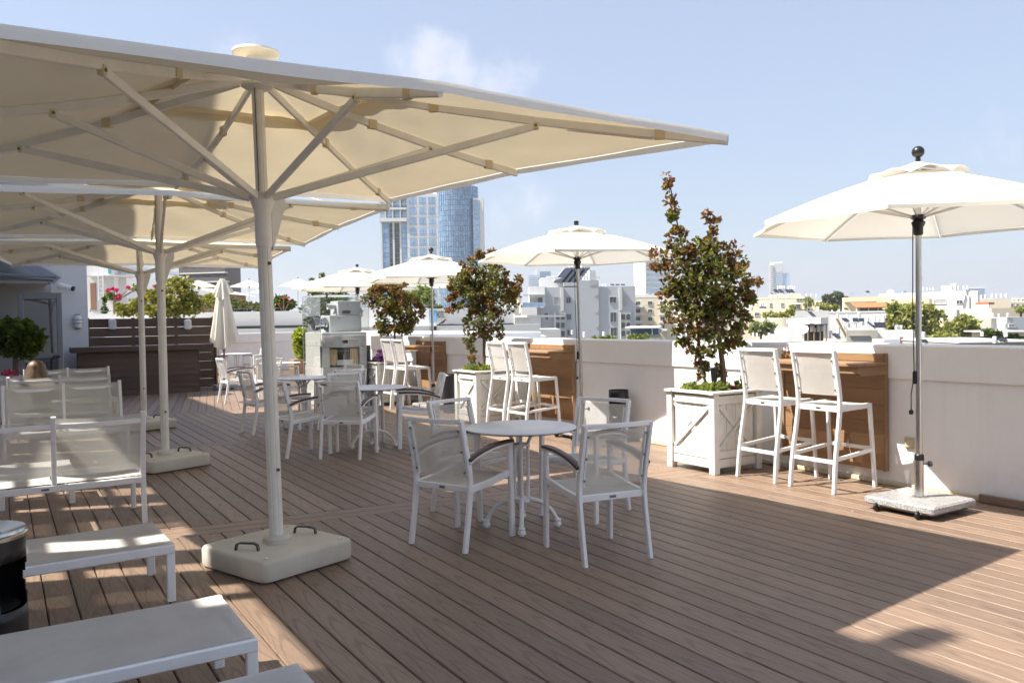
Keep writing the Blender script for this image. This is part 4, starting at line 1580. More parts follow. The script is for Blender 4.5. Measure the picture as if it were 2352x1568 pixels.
MB().tube([(0, 0, 0), (0, 0, .16)], .022, 10, up=(0, 1, 0)).build('spike', MT['blackplastic'], sl_, True)
MB().lathe([(.022, .15), (.028, .17), (.035, .26), (.036, .30), (.028, .30)], 16).build('head', MT['blackplastic'], sl_, True)

# round green shrub in a box by the hotel door
sh = thing('round_shrub', 'round dark green shrub in a white box by the open door', 'shrub', (.18, 15.9, 0))
MB().box((-.25, 0, .37), (1.0, .55, .74), ch=.01).build('box', MT['hotelwall'], sh)
MB().box((-.25, -.285, .70), (1.04, .04, .05), ch=.005).build('box_rim', MT['hotelwall'], sh)
for k in range(3):
    MB().tube([(.03 * k, .02 * k, .7), (.02 + .02 * k, 0, 1.15)], .018, 7, up=(0, 1, 0)).build('stem', MT['bark'], sh)
SHR = [(.055, .095, .018), (.08, .13, .022), (.035, .06, .014), (.11, .15, .03)]
rs = random.Random(5)
cl = []
for _ in range(70):
    a, e, q = rs.uniform(0, 2 * pi), rs.uniform(-.9, 1), rs.random() ** .4
    cl.append((.06 + .34 * q * cos(a) * sqrt(1 - e * e * .8), .34 * q * sin(a) * sqrt(1 - e * e * .8), 1.33 + .31 * q * e, .09, .09, .08, 60))
leaves('foliage', cl, MT['leaf'], sh, .085, SHR, 31)
leaves('flowers', [(-.05, -.3, .80, .12, .04, .05, 60, PINK)], MT['leaf'], sh, .05, PINK, 32)
sh2 = thing('round_shrub', 'leafy lighter shrub cut off by the left edge beside the round shrub', 'shrub', (-.32, 14.2, .6))
leaves('foliage', [(0, 0, .55, .26, .26, .3, 900)], MT['leaf'], sh2, .10, LIME, 33)
MB().tube([(0, 0, 0), (0, 0, .5)], .02, 7, up=(0, 1, 0)).build('stem', MT['bark'], sh2)
MB().lathe([(.13, -.6), (.17, -.2), (.18, 0), (.15, 0), (.14, -.05)], 20).build('pot', MT['blackplastic'], sh2, True)

# lime bush in a brown box on the far deck
lb = thing('lime_bush', 'bright lime green bush in a brown box on the far deck', 'bush', Zp(692, 857, 0))
MB().box((0, 0, .22), (.6, .5, .44), ch=.01).build('box', MT['cedar'], lb)
leaves('foliage', [(0, 0, .85, .20, .2, .42, 900), (0, 0, 1.15, .22, .2, .25, 500)], MT['leaf'], lb, .10, [(.30, .36, .05), (.38, .42, .08), (.2, .27, .04)], 34)

# ================================================================ PROJECTOR IN ITS GLASS CASE
gx, gy, gw, gd, gh = 4.93, 14.5, .92, 1.02, 2.03
cab = thing('display_cabinet', 'white cabinet with small curtained window carrying the old film projector', 'cabinet', (gx, gy, 0))
MB().box((gw / 2, gd / 2, .36), (gw - .06, gd - .06, .72), ch=.01).build('base', MT['case_white'], cab)
MB().box((gw / 2, gd / 2, 1.235), (gw - .06, gd - .06, .25), ch=.008).build('top', MT['case_white'], cab)
MB().box((gw / 2, gd / 2 + .12, .915), (gw - .09, gd - .34, .388)).build('back', MT['black'], cab)
for x, w in ((.10, .14), (gw - .10, .14)):
    MB().box((x, .09, .915), (w, .12, .39), ch=.004).build('jamb', MT['case_white'], cab)
MB().box((.045, gd / 2, .915), (.03, gd - .07, .39)).build('side_panel', MT['case_white'], cab)
MB().box((gw / 2, .026, 1.19), (gw - .12, .03, .22), ch=.004).build('control_panel', MT['case_grey'], cab)
for x in (.255, .645):
    cu_ = MB()
    cu_.grid(lambda u, v, x=x: (x - .07 + .14 * u, .06 + .012 * sin(u * 19), .76 + .29 * v), 24, 3)
    cu_.build('curtain', MT['curtain'], cab, True, angle=80)
MB().box((.46, .05, .80), (.30, .03, .10), ch=.004).build('shelf_front', MT['case_white'], cab)
fw = MB().box((.46, .008, 1.185), (.13, .012, .085), ch=.003).build('meter_frame', MT['alu'], cab)
MB().box((.46, .0, 1.185), (.105, .01, .06)).build('meter', MT['black'], fw)
pl_ = MB().box((.028, .36, 1.17), (.006, .06, .06)).build('name_plate', MT['alu'], cab)
for k in range(3):
    MB().box((.0235, .36 - .002 * k, 1.188 - k * .016), (.002, .036 - .006 * k, .004)).build('plate_text', MT['bolt'], pl_)
pj = thing('film_projector', 'grey antique film projector with two lens barrels inside the glass case', 'projector', (gx, gy, 1.362))
MB().box((.57, .50, .155), (.62, .50, .31), ch=.008).build('lower_body', MT['case_grey'], pj)
MB().box((.66, .50, .445), (.44, .42, .265), ch=.008).build('upper_body', MT['case_grey'], pj)
MB().lathe([(.10, .26), (.118, .24), (.118, .20), (.10, .19), (.10, .13), (.125, .06), (.13, .0), (.115, -.01), (.10, .03)], 28, (0, .42, .155), axis='x').build('big_lens', MT['lens'], pj, True, angle=30)
MB().lathe([(.09, .0), (.03, .03)], 28, (0, .42, .155), axis='x', cap=True).build('lens_glass', MT['darksteel'], pj, True)
MB().lathe([(.048, .46), (.048, .36), (.056, .35), (.056, .28), (.046, .28), (.03, .31)], 24, (0, .42, .475), axis='x').build('small_lens', MT['case_grey'], pj, True, angle=30)
MB().beam([(.40, .42, .33), (.45, .42, .45)], .03, .04, up=(0, 1, 0)).build('lens_arm', MT['case_grey'], pj)
MB().box((.60, .285, .37), (.16, .012, .06), ch=.004).build('vent_slot', MT['black'], pj)
for x, z in ((.44, .25), (.62, .51)):
    MB().lathe([(.012, -.02), (.008, 0)], 10, (x, .25 if z < .3 else .29, z), axis='y').build('knob', MT['bolt'], pj)
gc = thing('glass_case', 'frameless glass case standing over the film projector', 'glass case', (gx, gy, 0))
for c, dd in (((gw / 2, 0, gh / 2), (gw, .012, gh)), ((gw / 2, gd, gh / 2), (gw, .012, gh)), ((0, gd / 2, gh / 2), (.012, gd - .014, gh)), ((gw, gd / 2, gh / 2), (.012, gd - .014, gh)), ((gw / 2, gd / 2, gh + .008), (gw, gd, .012))):
    MB().box(c, dd).build('pane', MT['glass'], gc)
for x, y in ((0, 0), (gw, 0), (0, gd)):
    MB().box((x - .004 if x == 0 else x + .004, y - .009, gh / 2), (.008, .006, gh)).build('edge', MT['glassedge'], gc)
for z in (.72, 1.02):
    MB().box((gw / 2 + .01, -.008, z), (gw - .03, .003, .006)).build('joint', MT['glassedge'], gc)
bp_ = MB().box((5.91, 14.75, .55), (.05, .25, 1.1), ch=.004).build('brown_post', MT['darkboard'])
tag(bp_, 'dark brown board standing between the glass case and the farthest planter', 'board')

# ================================================================ PERSON ON THE THIRD SOFA (seen from behind)
pe = thing('person', 'person with long fair hair sitting with their back to the camera on the third sofa', 'person', (.42, 13.12, 0), RAD(-4))
sk = [((0, .02, .44), .15), ((0, .0, .62), .125), ((0, -.02, .80), .13), ((0, -.01, .885), .055), ((0, .0, .94), .075), ((0, .01, 1.0), .088),
      ((-.17, -.02, .80), .055), ((-.23, .06, .60), .042), ((-.20, .28, .52), .034), ((.17, -.02, .80), .055), ((.23, .06, .60), .042), ((.20, .28, .52), .034),
      ((-.10, .20, .44), .085), ((-.11, .48, .44), .065), ((-.11, .52, .12), .045), ((.10, .20, .44), .085), ((.11, .48, .44), .065), ((.11, .52, .12), .045), ((-.11, .62, .06), .035), ((.11, .62, .06), .035)]
ed = [(0, 1), (1, 2), (2, 3), (3, 4), (4, 5), (2, 6), (6, 7), (7, 8), (2, 9), (9, 10), (10, 11), (0, 12), (12, 13), (13, 14), (0, 15), (15, 16), (16, 17), (14, 18), (17, 19)]
me = bpy.data.meshes.new('body')
me.from_pydata([p for p, _ in sk], ed, [])
me.materials.append(mat('dark_clothes', (.06, .065, .08), .85))
body = obj('body', me, pe)
sm = body.modifiers.new('skin', 'SKIN')
for i, (_, r_) in enumerate(sk):
    me.skin_vertices[0].data[i].radius = (r_, r_)
me.skin_vertices[0].data[0].use_root = True
body.modifiers.new('sub', 'SUBSURF').levels = 1
body.modifiers['sub'].render_levels = 2
MT['hair'] = mat('fair_hair', (.085, .05, .026), .5, dirt=(.30, .19, .09), dscale=9, damt=.9, stretch=(2.5, 2.5, .12))


def hair(u, v):
    a = 2 * pi * u
    if v < .45:
        q = v / .45
        r = .118 * sin(q * pi / 2)
        z = 1.085 - .115 * (1 - cos(q * pi / 2))
    else:
        q = (v - .45) / .55
        r = .118 + .06 * sin(q * pi * .6)
        z = .97 - .40 * q
        if sin(a) > .2:
            z = max(z, .93)
            r = .10
    r *= 1 + (.05 * sin(9 * a) + .035 * sin(21 * a + 1)) * v * v
    return (r * cos(a), r * sin(a) * 1.05 - .008, z)


MB().grid(hair, 60, 22).build('hair', MT['hair'], pe, True, angle=80)

# dry leaves and crumbs that have blown onto the deck
lr = random.Random(99)
vs, fs, cs = [], [], []
for _ in range(90):
    x, y = lr.uniform(.9, 6.3), lr.uniform(2.2, 12.0)
    if lr.random() < .5:
        x, y = 6.1 + lr.gauss(0, .35), lr.choice((5.4, 5.6, 10.2, 7.0)) + lr.gauss(0, .5)
    x = min(x, 6.6)
    a, L = lr.uniform(0, 6.28), lr.uniform(.008, .03)
    o_ = len(vs)
    for q, w, z in ((0, 0, .003), (.5, .35, .008), (1, 0, .004), (.5, -.35, .003)):
        vs.append((x + L * (q * cos(a) - w * sin(a)), y + L * (q * sin(a) + w * cos(a)), z))
    fs.append((o_, o_ + 1, o_ + 2, o_ + 3))
    cs += list(lr.choice(((.10, .06, .03), (.18, .11, .05), (.5, .48, .42), (.07, .05, .03)))) * 1 + [1]
me = bpy.data.meshes.new('leaf_litter')
me.from_pydata(vs, [], fs)
me.materials.append(MT['leaf'])
ca_ = me.color_attributes.new('leaf', 'FLOAT_COLOR', 'POINT')
ca_.data.foreach_set('color', [c for i in range(90) for _ in range(4) for c in cs[i * 4:i * 4 + 4]])
ll = obj('leaf_litter', me)
ll['kind'] = 'stuff'
ll['label'] = 'dry leaf scraps and crumbs scattered on the deck boards'
ll['category'] = 'litter'

# ================================================================ NEIGHBOUR TERRACE AND CITY
F0 = Vector((sin(YAW), cos(YAW), 0))


def loc_at(u, v, d):
    return at(u, v, d)


def zpx(u, v, d):
    return at(u, v, d).z


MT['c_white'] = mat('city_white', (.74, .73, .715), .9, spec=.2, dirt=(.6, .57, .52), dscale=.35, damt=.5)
MT['c_cream'] = mat('city_cream', (.68, .60, .46), .9, spec=.2, dirt=(.5, .43, .33), dscale=.4, damt=.5)
MT['c_yellow'] = mat('city_yellow', (.74, .63, .40), .9, spec=.2, dirt=(.58, .48, .3), dscale=.3, damt=.4)
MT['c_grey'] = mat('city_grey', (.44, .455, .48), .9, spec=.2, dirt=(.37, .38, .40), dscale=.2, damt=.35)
MT['c_stone'] = mat('city_concrete', (.40, .38, .33), .95, spec=.2, dirt=(.22, .21, .18), dscale=1.2, damt=.75)
MT['c_pale'] = mat('city_pale_grey', (.60, .60, .585), .9, spec=.2, dirt=(.47, .46, .44), dscale=.4, damt=.45)
MT['c_brown'] = mat('city_brown', (.105, .085, .075), .85, dirt=(.07, .06, .055), dscale=.3)
MT['c_brick'] = mat('city_brick', (.30, .16, .10), .9, dirt=(.2, .11, .07), dscale=1.2)
MT['c_win'] = mat('city_window', (.055, .065, .075), .12, spec=.7, rand=.5)
MT['c_shut'] = mat('city_shutter', (.40, .40, .39), .7, rand=.1)
MT['c_blue'] = mat('blue_curtain_glass', (.26, .39, .56), .08, spec=.9, rand=.25, metal=.3)
MT['c_blue2'] = mat('pale_window_glass', (.36, .49, .66), .08, spec=.9, rand=.16, metal=.4)
MT['c_red'] = mat('red_roof_tile', (.48, .17, .07), .85, dirt=(.35, .12, .05), dscale=2)
MT['c_dark'] = mat('dark_roof_metal', (.03, .03, .033), .5)
MT['tank'] = mat('white_tank', (.82, .80, .80), .5, dirt=(.6, .55, .5), dscale=2, damt=.35)
MT['solar'] = mat('solar_panel', (.02, .024, .035), .15, spec=.8)
MT['c_tan'] = mat('tan_board', (.40, .24, .11), .8)


class Bld:
    """building whose nearest corner stands at picture column ue; front runs to u0, side runs to u1"""

    def __init__(s, name, label, u0, ue, u1, vt, d, th, m, cat='building', group=None, zb=GZ, deep=None):
        s.d, s.th, s.ue, s.vt = d, RAD(th), ue, vt
        p = at(ue, vt, d)
        s.top = p.z
        s.k = d / FPX
        s.o = thing(name, label, cat, (p.x, p.y, 0), -YAW - s.th, group)
        s.W = (ue - u0) * s.k / max(.2, cos(s.th))
        s.D = (u1 - ue) * s.k / max(.25, sin(s.th)) if u1 > ue and th > 0 else (deep or 10.0)
        s.m = m
        ubox('wall', m, s.o, (-s.W / 2, s.D / 2, (s.top + zb) / 2), (s.W, s.D, s.top - zb))

    def x(s, u):
        return -(s.ue - u) * s.k / max(.2, cos(s.th))

    def z(s, u, v):
        return at(u, v, s.d).z

    def f(s, name, m, u0, v0, u1, v1, y0, y1, par=None):
        """box on the front: picture extents, y0..y1 measured out of the front (negative = towards the viewer)"""
        xa, xb = s.x(u0), s.x(u1)
        um = (u0 + u1) / 2
        za, zb = s.z(um, v1), s.z(um, v0)
        return ubox(name, m, par or s.o, ((xa + xb) / 2, (y0 + y1) / 2, (za + zb) / 2), (xb - xa, y1 - y0, zb - za))

    def win(s, u0, v0, u1, v1, m=None, frame=None, sill=True):
        w = s.f('window', m or MT['c_win'], u0, v0, u1, v1, -.03, .2)
        k = s.k
        fm = frame or MT['c_pale']
        xa, xb = s.x(u0), s.x(u1)
        um = (u0 + u1) / 2
        za, zb = s.z(um, v1), s.z(um, v0)
        t = .05
        for c, dd in ((((xa + xb) / 2, -.05, zb + t / 2), (xb - xa + 2 * t, .12, t)), (((xa + xb) / 2, -.07, za - t / 2), (xb - xa + .2, .2, t)),
                      ((xa - t / 2, -.05, (za + zb) / 2), (t, .12, zb - za)), ((xb + t / 2, -.05, (za + zb) / 2), (t, .12, zb - za)), (((xa + xb) / 2, -.04, (za + zb) / 2), (.05, .06, zb - za))):
            ubox('window_frame', fm, s.o, c, dd)
        return w

    def parapet(s, h=.35, m=None):
        m = m or s.m
        for c, dd in (((-s.W / 2, .06, s.top + h / 2), (s.W + .1, .22, h)), ((0 - .06, s.D / 2, s.top + h / 2), (.22, s.D - .3, h)), ((-s.W + .06, s.D / 2, s.top + h / 2), (.22, s.D - .3, h))):
            ubox('parapet', m, s.o, c, dd)


TG = 'white water tanks on the rooftops'
SG = 'solar water heater panels on the rooftops'
tank_me = MB().lathe([(.30, 0), (.5, 0.01), (.5, .04), (.485, .06), (.485, .36), (.5, .38), (.5, .42), (.485, .44), (.485, .92), (.47, .97), (.40, 1.0)], 16).mesh('water_tank', MT['tank'], True, 35)
ROOF = {165: 'the cream penthouse', 158: 'the cream apartment block', 115: 'the small cream house', 146: 'the long yellow building', 150: 'the white modern building', 151: 'the white modern building',
        126: 'the yellow building behind the trees', 166: 'the cream block at the far right', 172: 'the lower cream block', 92: 'the grey blocks at the right edge', 100: 'the grey gable', 90: 'the curved balcony house',
        52: 'the stained concrete roof', 53: 'the stained concrete roof', 54: 'the concrete hut', 56: 'the low roofs behind the planter tree', 60: 'the low roofs behind the planter tree', 62: 'the roofs before the red tiles',
        70: 'the roofs before the red tiles', 75: 'the white terrace wall', 85: 'the white terrace wall', 46: 'the white-edged roof', 43: 'the white-edged roof', 61: 'the roofs before the grey building',
        159: 'the grey building', 170: 'the old cream apartments'}
ORD = ['first', 'second', 'third', 'fourth', 'fifth', 'sixth', 'seventh', 'eighth', 'ninth', 'tenth', 'eleventh', 'twelfth', 'thirteenth', 'fourteenth']
TANKS, SOLARS = {}, {}


def tank(u, vb, hp, d, wp=None):
    k = d / FPX
    p = at(u, vb, d)
    h = hp * k
    w = (wp or hp * .56) * k
    o = obj('water_tank', tank_me, None, p, (0, 0, rng.uniform(0, 3)), (w, w, h))
    tag(o, '', 'water tank', TG)
    TANKS.setdefault(ROOF[int(d)], []).append((u, o))


SROOF = {164: 'the cream penthouse', 62: 'the roofs before the red tiles', 52: 'the concrete hut', 50: 'the stained concrete roof', 100: 'the grey gable', 43: 'the white-edged roof', 44: 'the white-edged roof', 146: 'the long yellow building', 112: 'the small cream house', 110: 'the white terrace wall', 169: 'the old cream apartments'}


def solar(u, vb, wp, hp, d, rot=0.0, lab=None):
    """tilted collector on a frame"""
    k = d / FPX
    p = at(u, vb, d)
    w, h = wp * k, hp * k
    t = thing('solar_heater', lab or '', 'solar panel', p, -YAW + rot, SG)
    if not lab:
        SOLARS.setdefault(SROOF.get(d, 'the low roofs'), []).append((u, t))
    MB().sweep([(0, -h * .45, .12), (0, h * .45, h)], [(-w / 2, -.03), (w / 2, -.03), (w / 2, .03), (-w / 2, .03)]).build('panel', MT['solar'], t)
    for s in (-1, 1):
        MB().beam([(s * w * .45, h * .42, 0), (s * w * .45, h * .42, h * .95)], .05, .05, up=(0, 1, 0)).build('leg', MT['c_pale'], t)
        MB().beam([(s * w * .45, -h * .45, .05), (s * w * .45, h * .45, .05)], .05, .05).build('foot_bar', MT['c_pale'], t)


def city_tree(label, clumps, d, n, size, cols, seed, cat='tree', name='city_tree', group='green trees among the rooftops', ground=None):
    u, v = clumps[0][0], max(c[1] + c[3] for c in clumps)
    b = at(u, v + 2, d)
    t = thing(name, label, cat, b, 0, group)
    k = d / FPX
    r = random.Random(seed)
    cl = []
    area = sum(c[2] * c[3] for c in clumps)
    for c in clumps:
        nn = n * c[2] * c[3] / area
        m = max(3, int(nn / 26))
        for _ in range(m):
            a, q = r.uniform(0, 2 * pi), sqrt(r.random())
            p = at(c[0] + c[2] * q * cos(a) * .9, c[1] + c[3] * q * sin(a) * .9, d + r.uniform(-1, 1) * c[2] * k * .8 * sqrt(1 - q * q)) - b
            rr = min(c[2], c[3]) * k * r.uniform(.22, .4)
            cl.append((p.x, p.y, p.z, rr * 1.2, rr * 1.2, rr, nn / m))
    leaves('crown', cl, MT['leaf2'], t, size, cols, seed + 1)
    tr = MB()
    tr.tube([(0, 0, -2.0 if ground is None else ground - b.z), (0, 0, 0), at(clumps[0][0], clumps[0][1], d) - b], .14 * k * 22, 7, up=(0, 1, 0), scale=[1, .8, .3])
    for c in clumps[1:4]:
        tr.tube([(0, 0, .0), (at(c[0], c[1], d) - b) * .6, at(c[0], c[1], d) - b], .07 * k * 22, 6, up=(0, 1, 0), scale=[1, .7, .3])
    tr.build('trunk', MT['bark'], t, True)
    return t


# ---------------------------------------------------------------- neighbour terrace
ND = 36.0
ow = at(600, 714, ND)
NZ = zpx(600, 714, ND)
nt_ = thing('terrace_wall', 'long white wall of the neighbouring roof terrace with plants along its top', 'wall', (0, 0, 0), -YAW)


def nb(name, m, u0, v0, u1, v1, d0, d1, par=nt_, z1=None):
    """box in the viewer-aligned frame at depths d0..d1, picture extents taken at d0"""
    um, vm = (u0 + u1) / 2, (v0 + v1) / 2
    xa, xb = at(u0, vm, d0).dot(R0), at(u1, vm, d0).dot(R0)
    zb = at(um, v0, d0).z
    za = at(um, v1, d0).z if z1 is None else z1
    return ubox(name, m, par, ((xa + xb) / 2, (d0 + d1) / 2, (za + zb) / 2), (xb - xa, d1 - d0, zb - za))


nb('wall', MT['c_white'], 150, 714, 1180, 752, ND, ND + 30, z1=GZ)
nb('lower_wall', MT['c_pale'], 150, 753, 1240, 800, ND - 1.2, ND - .01, z1=GZ)
nb('bitumen_ledge', MT['c_dark'], 470, 748, 700, 752, ND - .5, ND - .01)
nb('bitumen_ledge', MT['c_dark'], 1003, 743.5, 1180, 747.5, ND - .9, ND - .01)
for k in range(3):
    nb('window', mat('pale_green_window', (.42, .45, .36), .4) if k == 0 else bpy.data.materials['pale_green_window'], 1003 + k * 31, 759, 1030 + k * 31, 768, ND - 1.26, ND - 1.19)
rl = thing('terrace_railing', 'thin dark railing along the neighbouring roof terrace', 'railing', (0, 0, 0), -YAW)
nb('top_rail', MT['frame'], 205, 707, 1100, 708, ND + .4, ND + .45, rl)
for k in range(30):
    u = 208 + k * 30
    nb('baluster', MT['frame'], u, 707.6, u + .7, 716, ND + .4, ND + .45, rl)

# the HOTEL sign and its blue box
hs = thing('hotel_sign', 'dark HOTEL lettering on the neighbouring terrace wall', 'sign', at(1012.5, 729.5, ND - .12), -YAW)
tcu = bpy.data.curves.new('lettering', 'FONT')
tcu.body = 'HOTEL'
tcu.size = .37
tcu.extrude = .03
tcu.align_x = 'CENTER'
tob = bpy.data.objects.new('lettering_curve', tcu)
COL.objects.link(tob)
bpy.context.view_layer.update()
tme = bpy.data.meshes.new_from_object(tob.evaluated_get(bpy.context.evaluated_depsgraph_get()))
bpy.data.objects.remove(tob)
tme.materials.clear()
tme.materials.append(MT['c_dark'])
ob = obj('lettering', tme, hs, (0, 0, 0), (pi / 2, 0, 0))
wdt = max(v.co.x for v in tme.vertices) - min(v.co.x for v in tme.vertices)
ob.scale = (17 * ND / FPX / wdt, 16 * ND / FPX / .27, 1)
bsx = thing('blue_sign', 'pale blue hanging sign beside the HOTEL lettering', 'sign', (0, 0, 0), -YAW)
nb('panel', mat('sky_blue_panel', (.22, .45, .68), .5), 988, 712, 1003.4, 741, ND - .25, ND - .15, bsx)
nb('frame', MT['c_pale'], 987, 711, 1004.4, 712, ND - .27, ND - .13, bsx)
bb_ = thing('junction_box', 'dark stacked equipment boxes below the blue sign', 'box', (0, 0, 0), -YAW)
nb('box', MT['c_dark'], 992.5, 749, 1002, 758, ND - 1.5, ND - 1.25, bb_)
nb('box', MT['c_dark'], 992.5, 761, 1002, 769, ND - 1.5, ND - 1.25, bb_)

# crow on the ledge
bd = thing('bird', 'dark crow perched on the ledge below the HOTEL lettering', 'bird', at(1016, 743.2, ND - .7), -YAW)
MB().tube([(-.17, 0, -.03), (-.10, 0, .01), (.0, 0, .07), (.07, 0, .12), (.10, 0, .16), (.125, 0, .175), (.15, 0, .172), (.19, 0, .16)], .055, 9, up=(0, 1, 0), scale=[.25, .5, 1, .95, .6, .62, .4, .05]).build('body', MT['c_dark'], bd, True)
for s in (-1, 1):
    MB().tube([(0, s * .02, .04), (.01, s * .02, -.02)], .006, 5, up=(0, 1, 0)).build('leg', MT['c_dark'], bd)

# umbrellas on that terrace: the same kind as on the deck, farther away
proto_u = small_umbrella((0, 0, -200), 0, 'x', RAD(-150), R=1.34)
for u, vap, d, lab in ((456, 640, 60, 'left of the folded umbrella, before the brown brick wall'), (572, 640, 60, 'just right of the folded umbrella'),
                       (684, 637, 58, 'right of the nearest big umbrella pole'), (598, 661, 88, 'small one farther back behind the nearest big umbrella pole'),
                       (738, 642, 66, 'behind the silvery shrub'), (951, 631, 44, 'below the third parapet umbrella'), (1010, 640, 58, 'in front of the glass tower')):
    p = at(u, vap, d)
    clone(proto_u, (p.x, p.y, p.z - 2.79), rng.uniform(0, .7), 'white umbrella on the neighbouring terrace, ' + lab, 'white umbrellas on the neighbouring terrace')
for o in [o for o in bpy.data.objects if o is proto_u or o.parent is proto_u or (o.parent and o.parent.parent is proto_u)]:
    bpy.data.objects.remove(o)

# buildings on the neighbouring terrace (left)
nbk = thing('terrace_house', 'white house with a brown door and a white ladder on the neighbouring terrace', 'building', (0, 0, 0), -YAW)
nb('wall', MT['c_white'], 190, 560, 264, 716, 41, 49, nbk, z1=NZ)
nb('upper_wall', MT['c_white'], 264, 618, 292, 716, 41.5, 49, nbk, z1=NZ)
nb('door', MT['c_brick'], 209, 650, 221, 712, 40.93, 40.99, nbk)
nb('roof_slab', MT['c_pale'], 200, 632, 300, 635, 40.6, 42, nbk)
nb('shutter', mat('turquoise_shutter', (.10, .36, .36), .6), 250, 612, 255, 629, 40.9, 40.98, nbk)
for u in (226, 237):
    nb('ladder_rail', MT['alu'], u, 612, u + 1.3, 690, 40.5, 40.55, nbk)
for k in range(7):
    nb('ladder_rung', MT['alu'], 227, 622 + k * 10, 238, 623.2 + k * 10, 40.51, 40.54, nbk)
nba = thing('arched_pavilion', 'brown pavilion with a dark arched opening on the neighbouring terrace', 'building', (0, 0, 0), -YAW)
nb('wall', MT['c_brick'], 272, 652, 352, 716, 46, 50, nba, z1=NZ)
nb('roof', MT['c_pale'], 270, 644, 356, 652, 45.4, 51, nba)
for u0, u1 in ((278, 296), (300, 340)):
    w = (u1 - u0)
    mb = MB()
    pts = [(at(u0, 712, 45.95).dot(R0), at(u0, 712, 45.95).z)]
    xm = at((u0 + u1) / 2, 700, 45.95).dot(R0)
    zr = at((u0 + u1) / 2, 674, 45.95).z
    rr = w * 46 / FPX / 2
    ring = [(xm - rr, NZ)] + [(xm + rr * cos(pi - pi * i / 12), zr + rr * .6 * sin(pi * i / 12)) for i in range(13)] + [(xm + rr, NZ)]
    mb.add([(x, 45.9, z) for x, z in ring], [tuple(range(len(ring)))])
    mb.build('arch_opening', MT['black'], nba)
nbr = thing('brick_pavilion', 'brown brick pavilion with a pale curved roof behind the terrace umbrellas', 'building', (0, 0, 0), -YAW)
nb('wall', MT['c_brick'], 380, 672, 492, 716, 66, 74, nbr, z1=NZ)
rp_ = [(at(u, v, 65.5).dot(R0), at(u, v, 65.5).z) for u, v in ((360, 652), (400, 654), (450, 661), (495, 672))]
mb = MB()
mb.add([(x, 65.2, z) for x, z in rp_] + [(x, 76, z) for x, z in rp_] + [(x, 65.2, z - .45) for x, z in rp_], [(i, i + 1, 5 + i, 4 + i) for i in range(3)] + [(8 + i, 9 + i, i + 1, i) for i in range(3)])
mb.build('roof', MT['c_pale'], nbr)
nb('opening', MT['black'], 412, 684, 432, 712, 65.9, 65.98, nbr)

YEL = [(.20, .20, .035), (.26, .25, .05), (.13, .15, .03), (.33, .30, .07)]
SILV = [(.13, .16, .09), (.18, .21, .13), (.09, .12, .06), (.10, .13, .05)]
PG = 'plants along the neighbouring terrace'
city_tree('large yellow-green bush behind the dark timber screen', [(360, 695, 46, 28), (400, 676, 42, 40), (300, 706, 40, 18), (450, 700, 26, 24), (340, 716, 70, 10), (395, 716, 60, 14), (430, 680, 24, 20)], 33, 4200, .16, YEL, 41, 'bush', 'terrace_bush', PG)
city_tree('small yellow-green bush right of the big one on the terrace', [(478, 692, 18, 16), (505, 700, 16, 12)], 38, 600, .15, YEL, 42, 'bush', 'terrace_bush', PG)
city_tree('pink bougainvillea on the white terrace house', [(262, 666, 9, 4), (272, 684, 5, 9), (298, 662, 6, 4), (322, 656, 8, 3), (353, 657, 6, 3), (246, 668, 5, 4)], 40, 520, .10, PINK, 43, 'flower', 'bougainvillea', PG)
city_tree('leafy climber carrying the pink bougainvillea', [(262, 680, 10, 10), (318, 664, 16, 7), (248, 676, 8, 8)], 40.3, 500, .15, LIME, 44, 'plant', 'climber', PG)
city_tree('slim dark cypress in front of the terrace house', [(240, 698, 4.5, 16), (240, 712, 5, 10)], 38.5, 500, .12, SHR, 45, 'tree', 'cypress', PG)
city_tree('second slim cypress beside the pavilion', [(271, 705, 4, 10)], 38.5, 260, .12, SHR, 46, 'tree', 'cypress', PG)
city_tree('red-flowered bush on the terrace wall right of the big umbrella pole', [(648, 696, 18, 18), (665, 704, 18, 10), (640, 708, 16, 6)], 36.6, 1200, .14, SHR, 47, 'bush', 'geranium', PG)
city_tree('red blossoms on the terrace wall', [(652, 684, 10, 6), (640, 698, 12, 6), (600, 716, 8, 3), (664, 692, 8, 6)], 36.2, 70, .09, [(.35, .05, .04), (.4, .10, .05)], 48, 'flower', 'blossom', PG)
city_tree('tall grasses and flowers along the terrace wall', [(560, 704, 26, 9), (598, 706, 22, 9), (540, 698, 16, 10), (520, 706, 16, 8)], 37, 1100, .17, [(.16, .17, .06), (.2, .19, .09), (.1, .13, .04)], 49, 'plant', 'grasses', PG)
city_tree('silvery shrub hanging over the terrace wall behind the glass case', [(752, 690, 46, 30), (716, 716, 26, 26), (795, 700, 34, 36), (735, 665, 18, 20), (770, 720, 34, 24), (740, 640, 4, 18), (718, 650, 4, 14)], 33, 3000, .14, SILV, 50, 'bush', 'silvery_shrub', PG)
city_tree('fresh green shrub below the third parapet umbrella', [(968, 676, 26, 18), (945, 682, 14, 12), (990, 695, 14, 12), (1005, 706, 10, 6)], 38, 1500, .15, LIME, 51, 'bush', 'terrace_bush', PG)

# ---------------------------------------------------------------- glass tower
GD = 280.0
gt = Bld('glass_tower', 'tall hotel tower of white grid and curved blue glass behind the umbrellas', 933.6, 1027.5, 1027.5, 445.5, GD, 0, MT['c_white'], deep=14)


def gp(zx, zy):
    return 861.3 + zx * .12453, 424.9 + zy * .12453


